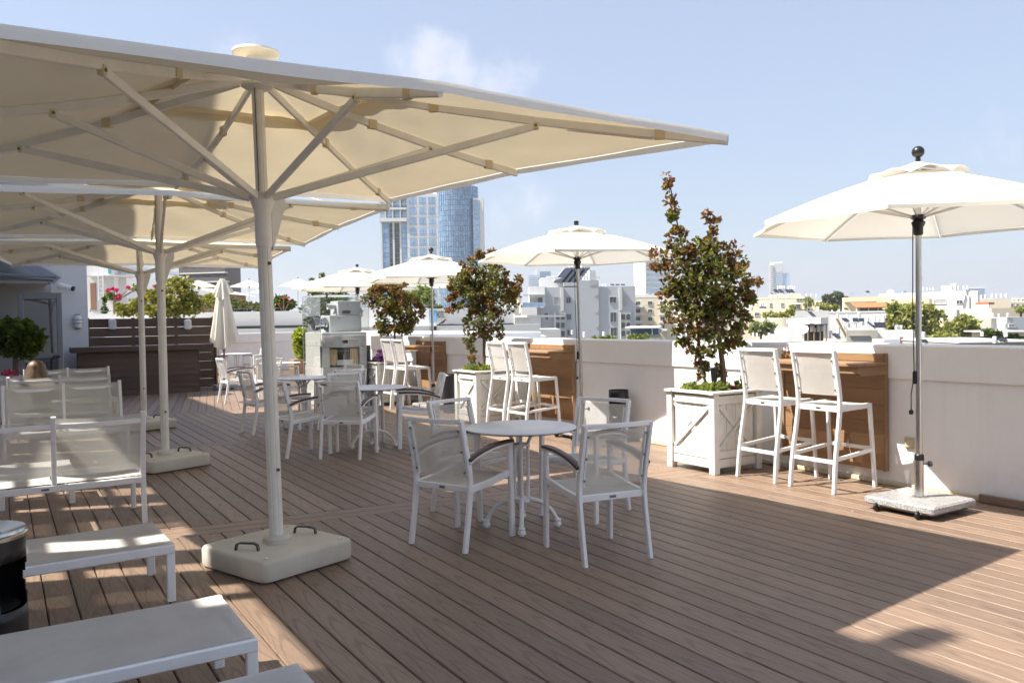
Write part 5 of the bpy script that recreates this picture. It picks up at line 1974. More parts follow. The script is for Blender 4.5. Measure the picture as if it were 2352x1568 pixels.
for r_ in range(11):
    for cx0, cx1 in ((625, 755), (800, 930), (975, 1105), (1155, 1280)):
        u0, v0 = gp(cx0, 220 + 190 * r_)
        u1, v1 = gp(cx1, 360 + 190 * r_)
        w = gt.f('window', MT['c_blue2'], u0, v0, u1, v1, -.06, .3)
        um = (u0 + u1) / 2
        gt.f('mullion', MT['c_grey'], um - .35, v0, um + .35, v1, -.14, -.05)
        gt.f('mullion', MT['c_grey'], u0, v0 + (v1 - v0) * .64, um - .36, v0 + (v1 - v0) * .7, -.13, -.05)
        gt.f('mullion', MT['c_grey'], um + .36, v0 + (v1 - v0) * .64, u1, v0 + (v1 - v0) * .7, -.13, -.05)
    u0, v0 = gp(580, 385 + 190 * r_)
    u1, v1 = gp(1330, 391 + 190 * r_)
    gt.f('floor_joint', MT['c_pale'], u0 + .3, v0, u1 - .3, v1, -.05, .02)
# curved curtain wall: separate panels round a drum
uc = gp(1463, 0)[0]
rad = (gp(1888, 0)[0] - uc) * GD / FPX
ztop = gt.z(1060, 425)
drum = MB().lathe([(rad - .12, GZ), (rad - .12, ztop - .1)], 64, (0, 0, 0))
du = drum.build('drum', MT['c_grey'], gt.o)
du.location = (gt.x(uc), rad * .72, 0)
pw = 2 * pi * rad / 60
ph_ = 95 * .12453 * GD / FPX
pm = MB().box((0, 0, 0), (1, 1, 1)).mesh('curtain_panel', MT['c_blue'])
for i in range(60):
    a = 2 * pi * i / 60
    if sin(a) > .35 or cos(a) < -.75:
        continue
    for j in range(24):
        z = ztop - ph_ * (j + .5)
        if z < -4:
            break
        obj('glass_panel', pm, gt.o, (gt.x(uc) + rad * cos(a), rad * .72 + rad * sin(a), z), (0, 0, a + pi / 2), (pw - .22, .12, ph_ - .18))
# right strip
u0, v0 = gp(1800, 240)
u1 = gp(1995, 0)[0]
gt.f('right_pier', MT['c_white'], u0, v0, u1, 760, -.4, 8)
for j in range(15):
    v = gp(0, 285 + 91.5 * j)[1]
    if j % 2 == 0 or True:
        gt.f('window', MT['c_blue2'], gp(1808, 0)[0], v, gp(1922, 0)[0], v + 9.6, -.55, -.35)
# left glazed bays with balconies
ul, ur = gp(70, 0)[0], gp(580, 0)[0]
gt.f('left_bay', MT['c_grey'], ul, 440, ur - .1, 760, 2.2, 12)
for j in range(22):
    v = gp(0, 690 + 91.5 * j)[1]
    if v > 700:
        break
    for a_, b_, m_ in ((110, 230, 'c_blue'), (240, 290, 'c_win'), (330, 372, 'c_win'), (378, 422, 'c_win'), (428, 478, 'c_blue2'), (484, 540, 'c_blue2'), (546, 576, 'c_blue2')):
        gt.f('glass_panel', MT[m_], gp(a_, 0)[0], v + .4, gp(b_, 0)[0], v + 10.9, 2.05, 2.4)
for a_ in (70, 296, 425):
    gt.f('pier', MT['c_white'], gp(a_, 0)[0], 500, gp(a_ + 34, 0)[0], 760, 1.85, 2.5)
for k, zy in enumerate((210, 420, 610)):
    v = gp(0, zy)[1]
    gt.f('balcony_slab', MT['c_white'], ul, v, ur - .1, v + (4.5 if k < 2 else 8), -.6, 2.3)
    if k < 2:
        for a_ in (70, 180, 315, 455):
            gt.f('balcony_post', MT['c_white'], gp(a_, 0)[0], v + 4.6, gp(a_ + 18, 0)[0], gp(0, zy + 190 + k * 0)[1] + 1.2, -.5, -.1)
        for a_, b_ in ((92, 178), (200, 312), (336, 452), (476, 574)):
            gt.f('balcony_window', MT['c_blue2'], gp(a_, 0)[0], v + 5, gp(b_, 0)[0], v + 22, 1.9, 2.1)
            gt.f('balcony_rail', MT['c_pale'], gp(a_, 0)[0], v + 17.5, gp(b_, 0)[0], v + 18.2, -.45, -.38)
for k in range(6):
    uu = gp(600 + k * 130, 0)[0]
    gt.f('roof_rail_post', MT['alu'], uu, 442, uu + .4, 445.5, 1, 1.1)

# brown terraced block at the left
bbk = Bld('brown_block', 'dark brown apartment block with white balcony bands at the far left', 360, 520, 535, 585, 280, 12, MT['c_brown'])
for j in range(6):
    v = 608 + 20.6 * j
    bbk.f('balcony_band', MT['c_brown'], 360, v + 9, 520 + (6 if j % 2 else 2), v + 18, -1.6, 0)
    bbk.f('white_band', MT['c_white'], 360, v + 18, 520 + (6 if j % 2 else 2), v + 20.4, -1.8, 0)
    for k in range(7):
        u = 366 + k * 22 + (j % 2) * 6
        bbk.win(u, v + 2.5, u + 9, v + 8.8, frame=MT['c_brown'])

# ---------------------------------------------------------------- the big grey building
GDx = 155.0
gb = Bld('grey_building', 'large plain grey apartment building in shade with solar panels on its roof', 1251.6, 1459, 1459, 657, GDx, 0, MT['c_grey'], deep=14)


def qz(x, y):
    return (2020 + x / 3.92) * .57422, (1040 + y / 3.92) * .57422


gb.f('roof_storey', MT['c_grey'], qz(918, 0)[0], qz(0, 350)[1], qz(1140, 0)[0], 657, .01, 12)
gb.f('roof_storey', MT['c_grey'], qz(1140, 0)[0], qz(0, 322)[1], qz(1465, 0)[0], 657.2, -.35, 12)
gb.f('projecting_bay', MT['c_grey'], qz(1140, 0)[0], 657.2, qz(1465, 0)[0], 800, -.35, .0)
gb.f('lower_wing', MT['c_grey'], qz(495, 0)[0], qz(0, 745)[1], 1251.7, 800, .0, 12)
gb.f('lower_wing', MT['c_grey'], qz(565, 0)[0], qz(0, 900)[1], qz(630, 0)[0], 800, -.2, .1)
for a_, b_, c_, e_, m_ in ((768, 580, 838, 708, 'c_shut'), (960, 580, 1025, 672, 'c_win'), (1640, 580, 1738, 668, 'c_win'), (1845, 580, 1903, 700, 'c_shut'), (614, 832, 664, 930, 'c_win'),
                           (965, 850, 1028, 933, 'c_win'), (1645, 822, 1740, 968, 'c_win'), (968, 1098, 1030, 1180, 'c_win'), (1648, 1060, 1745, 1190, 'c_win')):
    u0, v0 = qz(a_, b_)
    u1, v1 = qz(c_, e_)
    gb.win(u0, v0, u1, v1, MT[m_], frame=MT['c_grey'])
for a_, b_, c_, e_ in ((1320, 355, 1447, 398), (1398, 532, 1448, 572), (1402, 786, 1452, 826), (1405, 1024, 1455, 1062)):
    u0, v0 = qz(a_, b_)
    u1, v1 = qz(c_, e_)
    gb.f('vent_grille', MT['c_shut'], u0, v0, u1, v1, -.42, -.34)
for a_, c_, e_ in ((868, 915, 795), (1782, 1830, 785)):
    gb.f('duct', MT['c_pale'], qz(a_, 0)[0], qz(0, 425)[1], qz(c_, 0)[0], qz(0, e_)[1], -.45, -.0)
for a_, c_ in ((745, 945), (1768, 1962)):
    bx_ = gb.f('glazed_shaft', MT['c_shut'], qz(a_, 0)[0], qz(0, 816)[1], qz(c_, 0)[0], 800, -.6, -.02)
    for j in range(3):
        for k in range(2):
            uu = qz(a_ + 45 + k * 78, 0)[0]
            vv = qz(0, 850 + j * 130)[1]
            gb.f('shaft_pane', MT['c_win'], uu, vv, uu + 8, vv + 12, -.66, -.58)
    gb.f('shaft_pipe', MT['alu'], qz(a_ + 22, 0)[0], qz(0, 816)[1], qz(a_ + 34, 0)[0], 800, -.75, -.62)
# left part with balcony
gl = Bld('grey_building_annex', 'pale top flat with awning and glass balcony left of the grey building', qz(378, 0)[0], 1251.4, 1251.4, qz(0, 412)[1], GDx - .3, 0, MT['c_white'], deep=9, zb=zpx(1230, 699, GDx))
gl.f('opening', MT['c_shut'], qz(390, 0)[0], qz(0, 595)[1], qz(512, 0)[0], qz(0, 735)[1], -.06, .1)
gl.f('door', MT['c_win'], qz(514, 0)[0], qz(0, 588)[1], qz(585, 0)[0], qz(0, 735)[1], -.06, .1)
gl.f('awning_beam', MT['c_grey'], qz(285, 0)[0], qz(0, 545)[1], qz(632, 0)[0], qz(0, 558)[1], -2.2, -.01)
gl.f('balcony', MT['c_white'], qz(245, 0)[0], qz(0, 745)[1], qz(492, 0)[0], 800, -2.3, 3)
gl.f('glass_rail', MT['c_blue2'], qz(275, 0)[0], qz(0, 668)[1], qz(625, 0)[0], qz(0, 742)[1], -2.2, -2.12)
for k in range(4):
    uu = qz(270 + k * 115, 0)[0]
    gl.f('rail_post', MT['c_grey'], uu, qz(0, 662)[1], uu + .6, qz(0, 745)[1], -2.28, -2.05)
# roof clutter of the grey building
for k in range(4):
    p = at(qz(905 + k * 88, 0)[0], qz(0, 330)[1], GDx + 3)
    t_ = thing('solar_array', 'large raised solar panel on the grey building, %s from the left' % ORD[k], 'solar panel', p, -YAW - .25, 'large solar array on the grey building')
    MB().sweep([(-.6, -1.9, -.3), (.9, 2.2, 2.6)], [(-.85, -.06), (.85, -.06), (.85, .06), (-.85, .06)]).build('panel', MT['solar'], t_)
    MB().beam([(-1.55, -1.95, -.32), (-.05, 2.15, 2.58)], .14, .16).build('edge_beam', MT['c_pale'], t_)
    MB().beam([(.2, 1.6, -1.2), (.2, 1.6, 2.0)], .1, .1, up=(0, 1, 0)).build('prop', MT['c_pale'], t_)
rr_ = thing('roof_railing', 'thin pale railing on the roof of the grey building', 'railing', (0, 0, 0), -YAW)
for v in (257, 285):
    nb('rail', MT['c_pale'], qz(1140, 0)[0], qz(0, v)[1], qz(1478, 0)[0], qz(0, v + 6)[1], GDx - .2, GDx - .1, rr_)
for k in range(8):
    uu = qz(1150 + k * 46, 0)[0]
    nb('post', MT['c_pale'], uu, qz(0, 255)[1], uu + .7, qz(0, 325)[1], GDx - .2, GDx - .1, rr_)
for k in range(3):
    uu = qz(1685 + k * 82, 0)[0]
    solar(uu, 656.5, 9, 4.2, GDx + 2, 0, 'low dark solar panel on the grey building, %s of three' % ORD[k])
for x in (1530, 1578):
    tank(qz(x, 0)[0], 656.8, 5, GDx + 4)
for i in range(5):
    u0 = qz(620 + i * 55, 0)[0]
    vv = qz(0, 405)[1]
    p = at(u0, vv, GDx + 3)
    o = MB().box((0, 0, .6), (2.0 + i % 2, 1.5, 1.2 + .6 * (i % 3)), ch=.05).build('roof_unit', MT['c_white'])
    o.location = p
    o.rotation_euler = (0, 0, -YAW)
    tag(o, 'white rooftop equipment box on the grey building, %s from the left' % ORD[i], 'roof unit', 'equipment boxes on the grey building')

# shed, low walls and roofs in front of it
sd_ = Bld('white_shed', 'white rooftop shed with a sloping sheet roof before the grey building', 1186, 1217, 1243, 729, 90, 42, MT['c_white'])
sd_.f('roof_sheet', MT['c_white'], 1176, 724, 1219, 728.5, -.6, 6)
hw_ = Bld('low_roof', 'pale grey low roof wall with a small floodlight before the grey building', 1150, 1287.5, 1287.5, 755.5, 62, 0, MT['c_pale'], deep=8)
hw_.f('lamp_post', MT['c_dark'], 1227.5, 762, 1229.5, 772, -.2, -.05)
hw_.f('floodlight', MT['c_dark'], 1224, 756.5, 1234, 762, -.5, -.1)
lt = Bld('corrugated_roof', 'white corrugated sheet roof just beyond the parapet', 1150, 1257, 1257, 773, 45, 0, MT['c_white'], deep=5)
for k in range(26):
    lt.f('corrugation', MT['c_white'], 1152 + k * 4, 772, 1154.2 + k * 4, 773.6, -.1, 5)
for u, vb, h in ((1314, 768, 10), (1342, 774, 12), (1387, 774, 12.5), (1460, 758, 9), (1509, 762, 12), (1519, 764, 9)):
    tank(u, vb, h, 61)
pv = Bld('blue_pavilion', 'blue rooftop tank room with a flat white roof and stained stone wall', 1440, 1516, 1530, 768, 58, 12, MT['c_stone'])
pv.f('blue_wall', mat('slate_blue', (.12, .20, .28), .6), 1447, 754, 1512, 768, .6, 4)
pv.f('flat_roof', MT['c_white'], 1438, 750, 1516, 754, -.2, 5)
for u in (1449, 1498):
    pv.f('pipe', MT['alu'], u, 754, u + 1.2, 768, -.1, .1)
city_tree('strip of ivy along the stained stone wall beyond the parapet', [(1470, 776, 24, 6), (1450, 778, 12, 5), (1400, 779, 20, 4), (1370, 779, 16, 3)], 50, 700, .22, LIME, 61, 'plant', 'roof_ivy', 'plants on the rooftops')

ob_ = Bld('old_apartments', 'old cream apartment block with balconies right of the grey building', 1459, 1546, 1560, 682, 168, 10, MT['c_cream'])
ob_.parapet(.6, MT['c_white'])
for j in range(4):
    for k in range(3):
        u = 1463 + k * 27
        v = 692 + j * 18
        ob_.win(u, v, u + 9, v + 8)
        if k != 1:
            ob_.f('balcony', MT['c_white'], u - 3, v + 8.5, u + 15, v + 13.5, -1.4, 0)
for u in (1475, 1487, 1500, 1512, 1524):
    tank(u, 681.5, 7, 170)
solar(1503, 681, 16, 5, 169)

# far towers
t1 = Bld('distant_tower', 'pale blue glass tower with a white core, left of the grey building', 1214, 1240, 1240, 632, 900, 0, MT['c_blue2'], deep=25)
t1b = t1.f('glass_slab', MT['c_blue'], 1240, 623, 1265, 760, 1, 25)
t1.f('core', MT['c_white'], 1232, 617, 1240, 633, 2, 12)
for j in range(9):
    t1.f('floor_band', MT['c_white'], 1213.5, 636 + j * 4.2, 1240, 637.3 + j * 4.2, -.8, .5)
    t1.f('floor_band', MT['c_blue2'], 1240.3, 628 + j * 4.6, 1265.3, 629 + j * 4.6, .3, 1.5)
t2 = Bld('distant_tower', 'white apartment tower with a lower wing behind the solar array', 1308, 1336, 1358, 602, 800, 38, MT['c_white'])
t2.f('wing', MT['c_white'], 1326, 623, 1362, 760, -8, 3)
for j in range(10):
    for k in range(4):
        t2.f('window', MT['c_win'], 1311 + k * 6, 606 + j * 4.2, 1313.6 + k * 6, 608 + j * 4.2, -.3, .5)
        if j > 2:
            t2.f('window', MT['c_win'], 1338 + k * 6, 615 + j * 4.2, 1340 + k * 6, 617 + j * 4.2, -8.3, -7.5)
t3 = Bld('distant_tower', 'white office tower with horizontal window bands behind the nearest tree', 1461, 1482, 1545, 596, 700, 60, MT['c_white'])
for j in range(18):
    ubox('window_band', MT['c_blue2'], t3.o, (.25, t3.D / 2, t3.top - 4 - j * 4.4), (.6, t3.D - 3, 1.9))
t4 = Bld('distant_tower', 'white and grey balconied tower standing alone on the right skyline', 1771, 1798, 1803, 601, 1100, 20, MT['c_white'])
t4.f('dark_panel', MT['c_grey'], 1780, 604, 1798, 625, -1, 2)
t4.f('lower_wing', MT['c_blue2'], 1798, 627, 1811, 760, 2, 20)
t4.f('mast', MT['c_grey'], 1798, 597, 1799, 602, 1, 2)
for j in range(14):
    v = 608 + j * 4.7
    t4.f('balcony', MT['c_white'], 1770, v, 1778, v + 2, -3, 0)
    t4.f('window', MT['c_win'], 1773, v + 2.2, 1777, v + 4, -.4, .5)
    if j > 3:
        t4.f('window_band', MT['c_blue2'], 1781, v, 1797, v + 2.4, -.6, .5)
t5 = Bld('distant_tower', 'small blue glass tower on the right skyline left of the white building', 2064, 2077, 2088, 667, 900, 40, MT['c_blue'])
t5.f('pale_strip', MT['c_white'], 2073, 670, 2075, 700, -.8, 1)
t6 = Bld('distant_tower', 'broad grey office block with striped windows on the right skyline', 2226, 2262, 2271, 659, 800, 25, MT['c_pale'])
for j in range(7):
    t6.f('window_band', MT['c_blue'], 2227, 662 + j * 3.2, 2262, 663.7 + j * 3.2, -.5, .5)
t7 = Bld('distant_block', 'pale stepped block behind the white building at the right', 2169, 2196, 2210, 655, 300, 30, MT['c_pale'])
t7.f('roof_storey', MT['c_pale'], 2186, 650, 2197, 656, 1, 8)

# ---------------------------------------------------------------- rooftops at the right
def q8(x, y):
    return 1722.7 + x * .2676, 545.5 + y * .2676


wb = Bld('white_building', 'bright white modern building with a long window, right of the umbrella pole', 2084, 2246, 2256, 667.5, 150, 42, MT['c_white'])
for a_, b_, c_, e_, m_ in ((1697, 528, 1770, 566, 'c_shut'), (1834, 537, 1866, 566, 'c_win'), (1617, 530, 1648, 570, 'c_shut'), (1838, 650, 1870, 683, 'c_win'), (1600, 588, 1640, 605, 'c_shut')):
    u0, v0 = q8(a_, b_)
    u1, v1 = q8(c_, e_)
    wb.win(u0, v0, u1, v1, MT[m_], frame=MT['c_white'])
wb.f('drain_pipe', MT['c_pale'], q8(1903, 0)[0], q8(0, 495)[1], q8(1909, 0)[0], q8(0, 710)[1], -.35, -.1)
wb2 = Bld('white_annex', 'white lower annex with a small red roof right of the white building', 2250, 2271, 2277, 699, 140, 40, MT['c_white'])
wb2.f('red_roof', MT['c_red'], 2250, 694, 2271, 699, 0, 5)
yb = Bld('yellow_building', 'pale yellow building with a deep roof band behind the green tree', 2048, 2136, 2157, 686, 128, 35, MT['c_yellow'])
yb.f('roof_band', MT['c_yellow'], 2046, 686, 2137, 698, -1.2, 0)
yb.win(q8(1362, 0)[0], q8(0, 596)[1], q8(1382, 0)[0], q8(0, 625)[1])
yb.win(2118, 708, 2126, 718)
yb2 = Bld('yellow_building', 'long pale yellow flat-roofed building behind the red tiled roof', 1949, 2040, 2050, 681, 145, 15, MT['c_yellow'])
yb2.f('roof_band', MT['c_cream'], 1949, 690, 2040, 693, -.6, 0)
rr2 = Bld('red_roofed_house', 'cream house with a red tiled roof and a dark terrace opening', 1974, 2047, 2049, 706, 116, 12, MT['c_cream'])
rr2.f('dark_opening', MT['c_win'], 1978, 706, 2042, 714, -.05, .4)
for k in range(4):
    rr2.f('post', MT['c_cream'], 1978 + k * 20, 706, 1980 + k * 20, 714, -.25, -.06)
mb = MB()
xa, xb = rr2.x(1971), rr2.x(2050)
za, zb_ = rr2.z(2000, 706.5), rr2.z(2000, 695)
nrow = 22
for k in range(nrow):
    x0_, x1_ = xa + (xb - xa) * k / nrow, xa + (xb - xa) * (k + 1) / nrow
    tl = MB().sweep([((x0_ + x1_) / 2, -1.2, za), ((x0_ + x1_) / 2, 3.0, zb_)], [(-(x1_ - x0_) * .5, 0), (-(x1_ - x0_) * .25, .10), ((x1_ - x0_) * .25, .10), ((x1_ - x0_) * .5, 0), (0, -.05)])
    tl.build('tile_row', MT['c_red'], rr2.o)
gw_ = Bld('cream_terrace', 'long white terrace wall below the red tiled roof', 1911, 2032, 2036, 717, 108, 15, MT['c_white'])
gw_.parapet(.2)
wf = Bld('white_house', 'white cube house with a small brown window among the roofs', 1826, 1885, 1918, 729.5, 80, 38, MT['c_white'])
wf.win(*q8(538, 735), *q8(553, 766), MT['c_brick'])
for y in (3.0, 5.5):
    ubox('door', MT['c_pale'], wf.o, (.02, y, wf.top - 2.4), (.06, .9, 2.2))
lw = Bld('low_wall_house', 'low white rendered roof wall in the middle distance', 1776, 1852, 1860, 751, 68, 20, MT['c_white'])
ca = Bld('cream_apartments', 'cream apartment block with roof terraces at the left of the right skyline', 1757, 1848, 1884, 685, 160, 30, MT['c_cream'])
ca.parapet(.4)
for a_, b_, c_, e_ in ((370, 572, 440, 612), (412, 525, 455, 542), (300, 560, 318, 590), (215, 560, 232, 590)):
    u0, v0 = q8(a_, b_)
    u1, v1 = q8(c_, e_)
    if u1 < 1848:
        ca.win(u0, v0, u1, v1)
cp = Bld('cream_penthouse', 'cream roof storey crowded with tanks on the cream apartment block', 1773, 1840, 1852, 674.5, 166, 20, MT['c_cream'])
cm_ = Bld('cream_house', 'small cream house with a dark window left of the potted roof garden', 1715, 1772, 1779, 711, 110, 25, MT['c_cream'])
cm_.win(*q8(60, 645), *q8(90, 672))
cv = Bld('curved_balcony_house', 'tan house with a long curved balcony wall and plants on it', 1715, 1815, 1824, 729, 95, 18, MT['c_cream'])
cy = MB().lathe([(2.4, -3.2), (2.4, 0)], 32).build('curved_balcony', MT['c_cream'], cv.o, True)
cy.location = (cv.x(1797), 0.6, cv.top)
sl2 = Bld('grey_gable', 'pale grey sloping roof wall with a big solar heater', 1828, 1905, 1912, 713, 105, 15, MT['c_pale'])
h1 = Bld('stained_roof', 'stained concrete roof edge crowded with tanks just beyond the parapet', 1740, 2021, 2021, 784, 52, 0, MT['c_stone'], deep=10)
h2 = Bld('concrete_hut', 'bare grey concrete hut on the stained roof', 1953, 2016, 2022, 758, 50, 18, MT['c_stone'])
h2.f('lintel', MT['c_stone'], 1958, 770, 2000, 771.5, -.12, 0)
h2.f('opening', MT['c_shut'], 1960, 771.5, 1996, 778, -.03, .1)
h3 = Bld('white_hut', 'pale lilac-white roof hut with a narrow door right of the concrete hut', 2022, 2100, 2106, 757.5, 50, 15, MT['c_white'])
h3.f('door', MT['c_brick'], *q8(1302, 852), *q8(1324, 920), -.04, .1)
h3.f('door_leaf', MT['c_pale'], *q8(1286, 850), *q8(1301, 920), -.06, .0)
h3.f('window', MT['c_win'], *q8(1212, 868), *q8(1236, 888), -.04, .1)
h3w = Bld('low_white_wall', 'low white wall in front of the lilac-white hut', 2030, 2066, 2066, 779, 46, 0, MT['c_white'], deep=1.5)
ac = thing('air_conditioner', 'white air conditioner unit on the roof of the lilac-white hut', 'air conditioner', at(2064, 757, 51), -YAW)
MB().box((0, 0, .14), (.38, .2, .27), ch=.01).build('casing', MT['c_white'], ac)
MB().lathe([(.10, -.01), (.09, .0), (.03, .002)], 18, (-.06, -.105, .14), axis='y').build('fan', MT['c_shut'], ac)
bl = Bld('balcony_house', 'house with a big pale balcony and yellow lower wall behind the trees', 2150, 2197, 2218, 711, 118, 40, MT['c_pale'])
bl.f('lower_wall', MT['c_yellow'], 2145, 733, 2196, 800, -.4, .1)
bl.f('window', MT['c_brick'], q8(1698, 0)[0], q8(0, 705)[1], q8(1716, 0)[0], q8(0, 745)[1], -.5, -.3)
cd = Bld('cream_block', 'cream block with a row of tanks on black stands at the far right', 2252, 2322, 2330, 686, 168, 15, MT['c_cream'])
cd2 = Bld('cream_block', 'lower cream block cut by the right edge of the picture', 2318, 2375, 2375, 694, 172, 0, MT['c_cream'], deep=12)
for k in range(4):
    cd2.win(2322 + k * 12, 698, 2327 + k * 12, 703)
pk = Bld('pinkish_block', 'pinkish grey plain block at the right edge', 2277, 2380, 2380, 706, 122, 0, MT['c_cream'], deep=10)
pk.f('window', MT['c_shut'], 2349, 708, 2356, 715, -.05, .1)
gk = Bld('grey_block', 'plain grey block with an air conditioner at the right edge', 2313, 2385, 2385, 727.5, 92, 0, MT['c_grey'], deep=10)
gk.win(*q8(2220, 745), *q8(2268, 768), MT['c_shut'])
gk2 = Bld('stone_block', 'weathered stone block with shutters left of the plain grey block', 2277, 2313, 2313, 730, 94, 0, MT['c_stone'], deep=10)
gk2.f('shutter', MT['c_shut'], 2280, 742, 2304, 762, -.06, .1)
jr = Bld('white_edged_roof', 'long stained roof edge with a white rim at the lower right beyond the parapet', 2198, 2400, 2400, 785, 44, 0, MT['c_stone'], deep=8)
jr.f('white_rim', MT['c_white'], 2196, 783, 2400, 786, -.3, 8)
jr2 = Bld('tan_hut', 'small tan rooftop hut at the right edge', 2320, 2380, 2380, 762, 60, 0, MT['c_cream'], deep=5)
jr2.f('roof_edge', MT['c_white'], 2300, 760, 2380, 763, -.3, 5)

# rooftop clutter
for x, y, h, d in ((240, 440, 26, 165), (258, 440, 26, 165), (276, 440, 26, 165), (295, 440, 26, 165), (332, 442, 26, 165), (350, 443, 26, 165), (367, 444, 26, 165), (385, 445, 26, 165),
                   (187, 520, 28, 158), (228, 520, 28, 158), (275, 520, 28, 158), (312, 520, 28, 158), (335, 520, 28, 158), (488, 515, 30, 158), (525, 514, 30, 158), (568, 514, 30, 158),
                   (18, 600, 34, 115), (90, 595, 34, 115), (107, 594, 34, 115), (1112, 527, 28, 146), (1134, 527, 28, 146), (1154, 527, 28, 146),
                   (1490, 456, 28, 150), (1522, 456, 28, 150), (1545, 456, 22, 150), (1572, 456, 26, 150), (1730, 448, 34, 151), (1758, 448, 34, 151), (1790, 447, 34, 151), (1836, 447, 30, 151), (1868, 447, 30, 151),
                   (1535, 515, 26, 126), (1568, 515, 26, 126), (1985, 528, 34, 166), (2020, 524, 34, 166), (2078, 518, 34, 166), (2118, 516, 34, 166), (2158, 516, 34, 166), (2198, 515, 34, 166), (2252, 535, 20, 172), (2275, 535, 20, 172),
                   (2085, 680, 32, 92), (2136, 683, 30, 92), (2212, 680, 32, 92), (585, 632, 42, 100), (323, 738, 36, 90),
                   (448, 800, 52, 52), (530, 808, 52, 52), (556, 810, 36, 52), (590, 808, 64, 52), (627, 802, 62, 52), (757, 820, 58, 52), (805, 790, 36, 53),
                   (850, 772, 36, 62), (905, 772, 42, 62), (972, 752, 28, 62), (1010, 728, 42, 70), (1066, 722, 50, 54), (1100, 722, 34, 56), (1142, 726, 62, 54), (1162, 690, 36, 75), (752, 690, 34, 85), (835, 690, 34, 85), (935, 688, 46, 85),
                   (1487, 868, 60, 46), (1992, 846, 40, 46), (2195, 850, 54, 46), (2100, 905, 58, 43), (28, 850, 32, 60), (60, 850, 32, 60), (165, 858, 40, 56)):
    u, v = q8(x, y)
    tank(u, v, h * .2676, d)
for x, y, w, h, d, rz in ((225, 478, 46, 34, 164, .5), (265, 478, 40, 34, 164, .5), (325, 478, 46, 34, 164, .5), (360, 478, 40, 34, 164, .5), (820, 732, 52, 40, 62, .4), (905, 732, 44, 40, 62, -.3), (955, 730, 44, 36, 62, -.3),
                       (1040, 785, 60, 62, 52, .9), (1115, 785, 88, 56, 52, -.3), (740, 875, 60, 52, 50, .6), (530, 684, 60, 50, 100, .7), (2165, 905, 80, 40, 43, .2), (1010, 478, 30, 20, 146, 0), (110, 612, 60, 18, 112, 0), (825, 625, 40, 20, 110, .4), (1495, 915, 50, 40, 44, 0)):
    u, v = q8(x, y)
    solar(u, v, w * .2676, h * .2676, d, rz)
bst = thing('tank_stand', 'dark metal stand carrying water tanks on the stained roof', 'tank stand', at(*q8(562, 890), 52), -YAW)
MB().box((0, 0, 1.06), (1.25, .8, .06)).build('platform', MT['c_dark'], bst)
for k in range(4):
    MB().box((-.58 + k * .385, -.3, .52), (.06, .06, 1.03)).build('leg', MT['c_tan'], bst)
MB().box((0, .3, .52), (1.2, .04, 1.0)).build('back_sheet', MT['c_dark'], bst)
dsh = thing('satellite_dish', 'pale satellite dish tilted on the stained roof', 'satellite dish', at(*q8(455, 862), 51), -YAW - .6)
dm = MB().lathe([(.02, 0), (.16, .02), (.3, .075), (.36, .12)], 24)
o = dm.build('dish', MT['c_pale'], dsh, True)
o.location = (0, 0, .45)
o.rotation_euler = (RAD(50), 0, 0)
MB().beam([(0, 0, 0), (0, 0, .45)], .04, .04, up=(0, 1, 0)).build('mast', MT['c_grey'], dsh)
dsh2 = thing('satellite_dish', 'round grey satellite dish on the yellow roof left of the umbrella pole', 'satellite dish', at(*q8(1203, 525), 130), -YAW - .3)
o = MB().lathe([(.03, 0), (.26, .03), (.45, .10), (.55, .16)], 28).build('dish', MT['c_pale'], dsh2, True)
o.location = (0, 0, .9)
o.rotation_euler = (RAD(75), 0, 0)
MB().beam([(0, 0, 0), (0, 0, .9)], .1, .1, up=(0, 1, 0)).build('mast', MT['c_grey'], dsh2)
plk = thing('plank_pile', 'leaning orange timber planks on the stained roof', 'planks', at(*q8(850, 880), 51), -YAW)
MB().beam([(-.75, 0, 1.35), (-.1, 0, .1)], .08, .22, up=(0, 1, 0)).build('plank', MT['c_tan'], plk)
MB().beam([(-.5, -.3, .9), (.9, -.3, -.35)], .05, .08, up=(0, 1, 0)).build('plank', MT['c_white'], plk)
for u, v0, v1, d, lab in ((1740, 660, 710, 150, 'before the cream apartment block'), (1715, 625, 690, 300, 'just right of the nearest planter tree'), (2117, 633, 690, 126, 'just right of the right-hand umbrella pole'),
                          (1855, 675, 720, 120, 'before the cream penthouse'), (1957, 672, 700, 130, 'left of the red tiled roof'), (2280, 660, 690, 300, 'at the far right')):
    p = at(u, v1, d)
    h = zpx(u, v0, d) - p.z
    t_ = thing('roof_antenna', 'thin television mast rising from the rooftops ' + lab, 'antenna', p, -YAW + rng.uniform(-.5, .5), 'television masts on the rooftops')
    MB().beam([(0, 0, 0), (0, 0, h)], .05 * d / 130, .05 * d / 130, up=(0, 1, 0)).build('mast', MT['c_grey'], t_)
    for k in range(3):
        MB().beam([(-.5, 0, h * (.97 - k * .06)), (.5, 0, h * (.97 - k * .06))], .03, .03).build('crossbar', MT['c_grey'], t_)

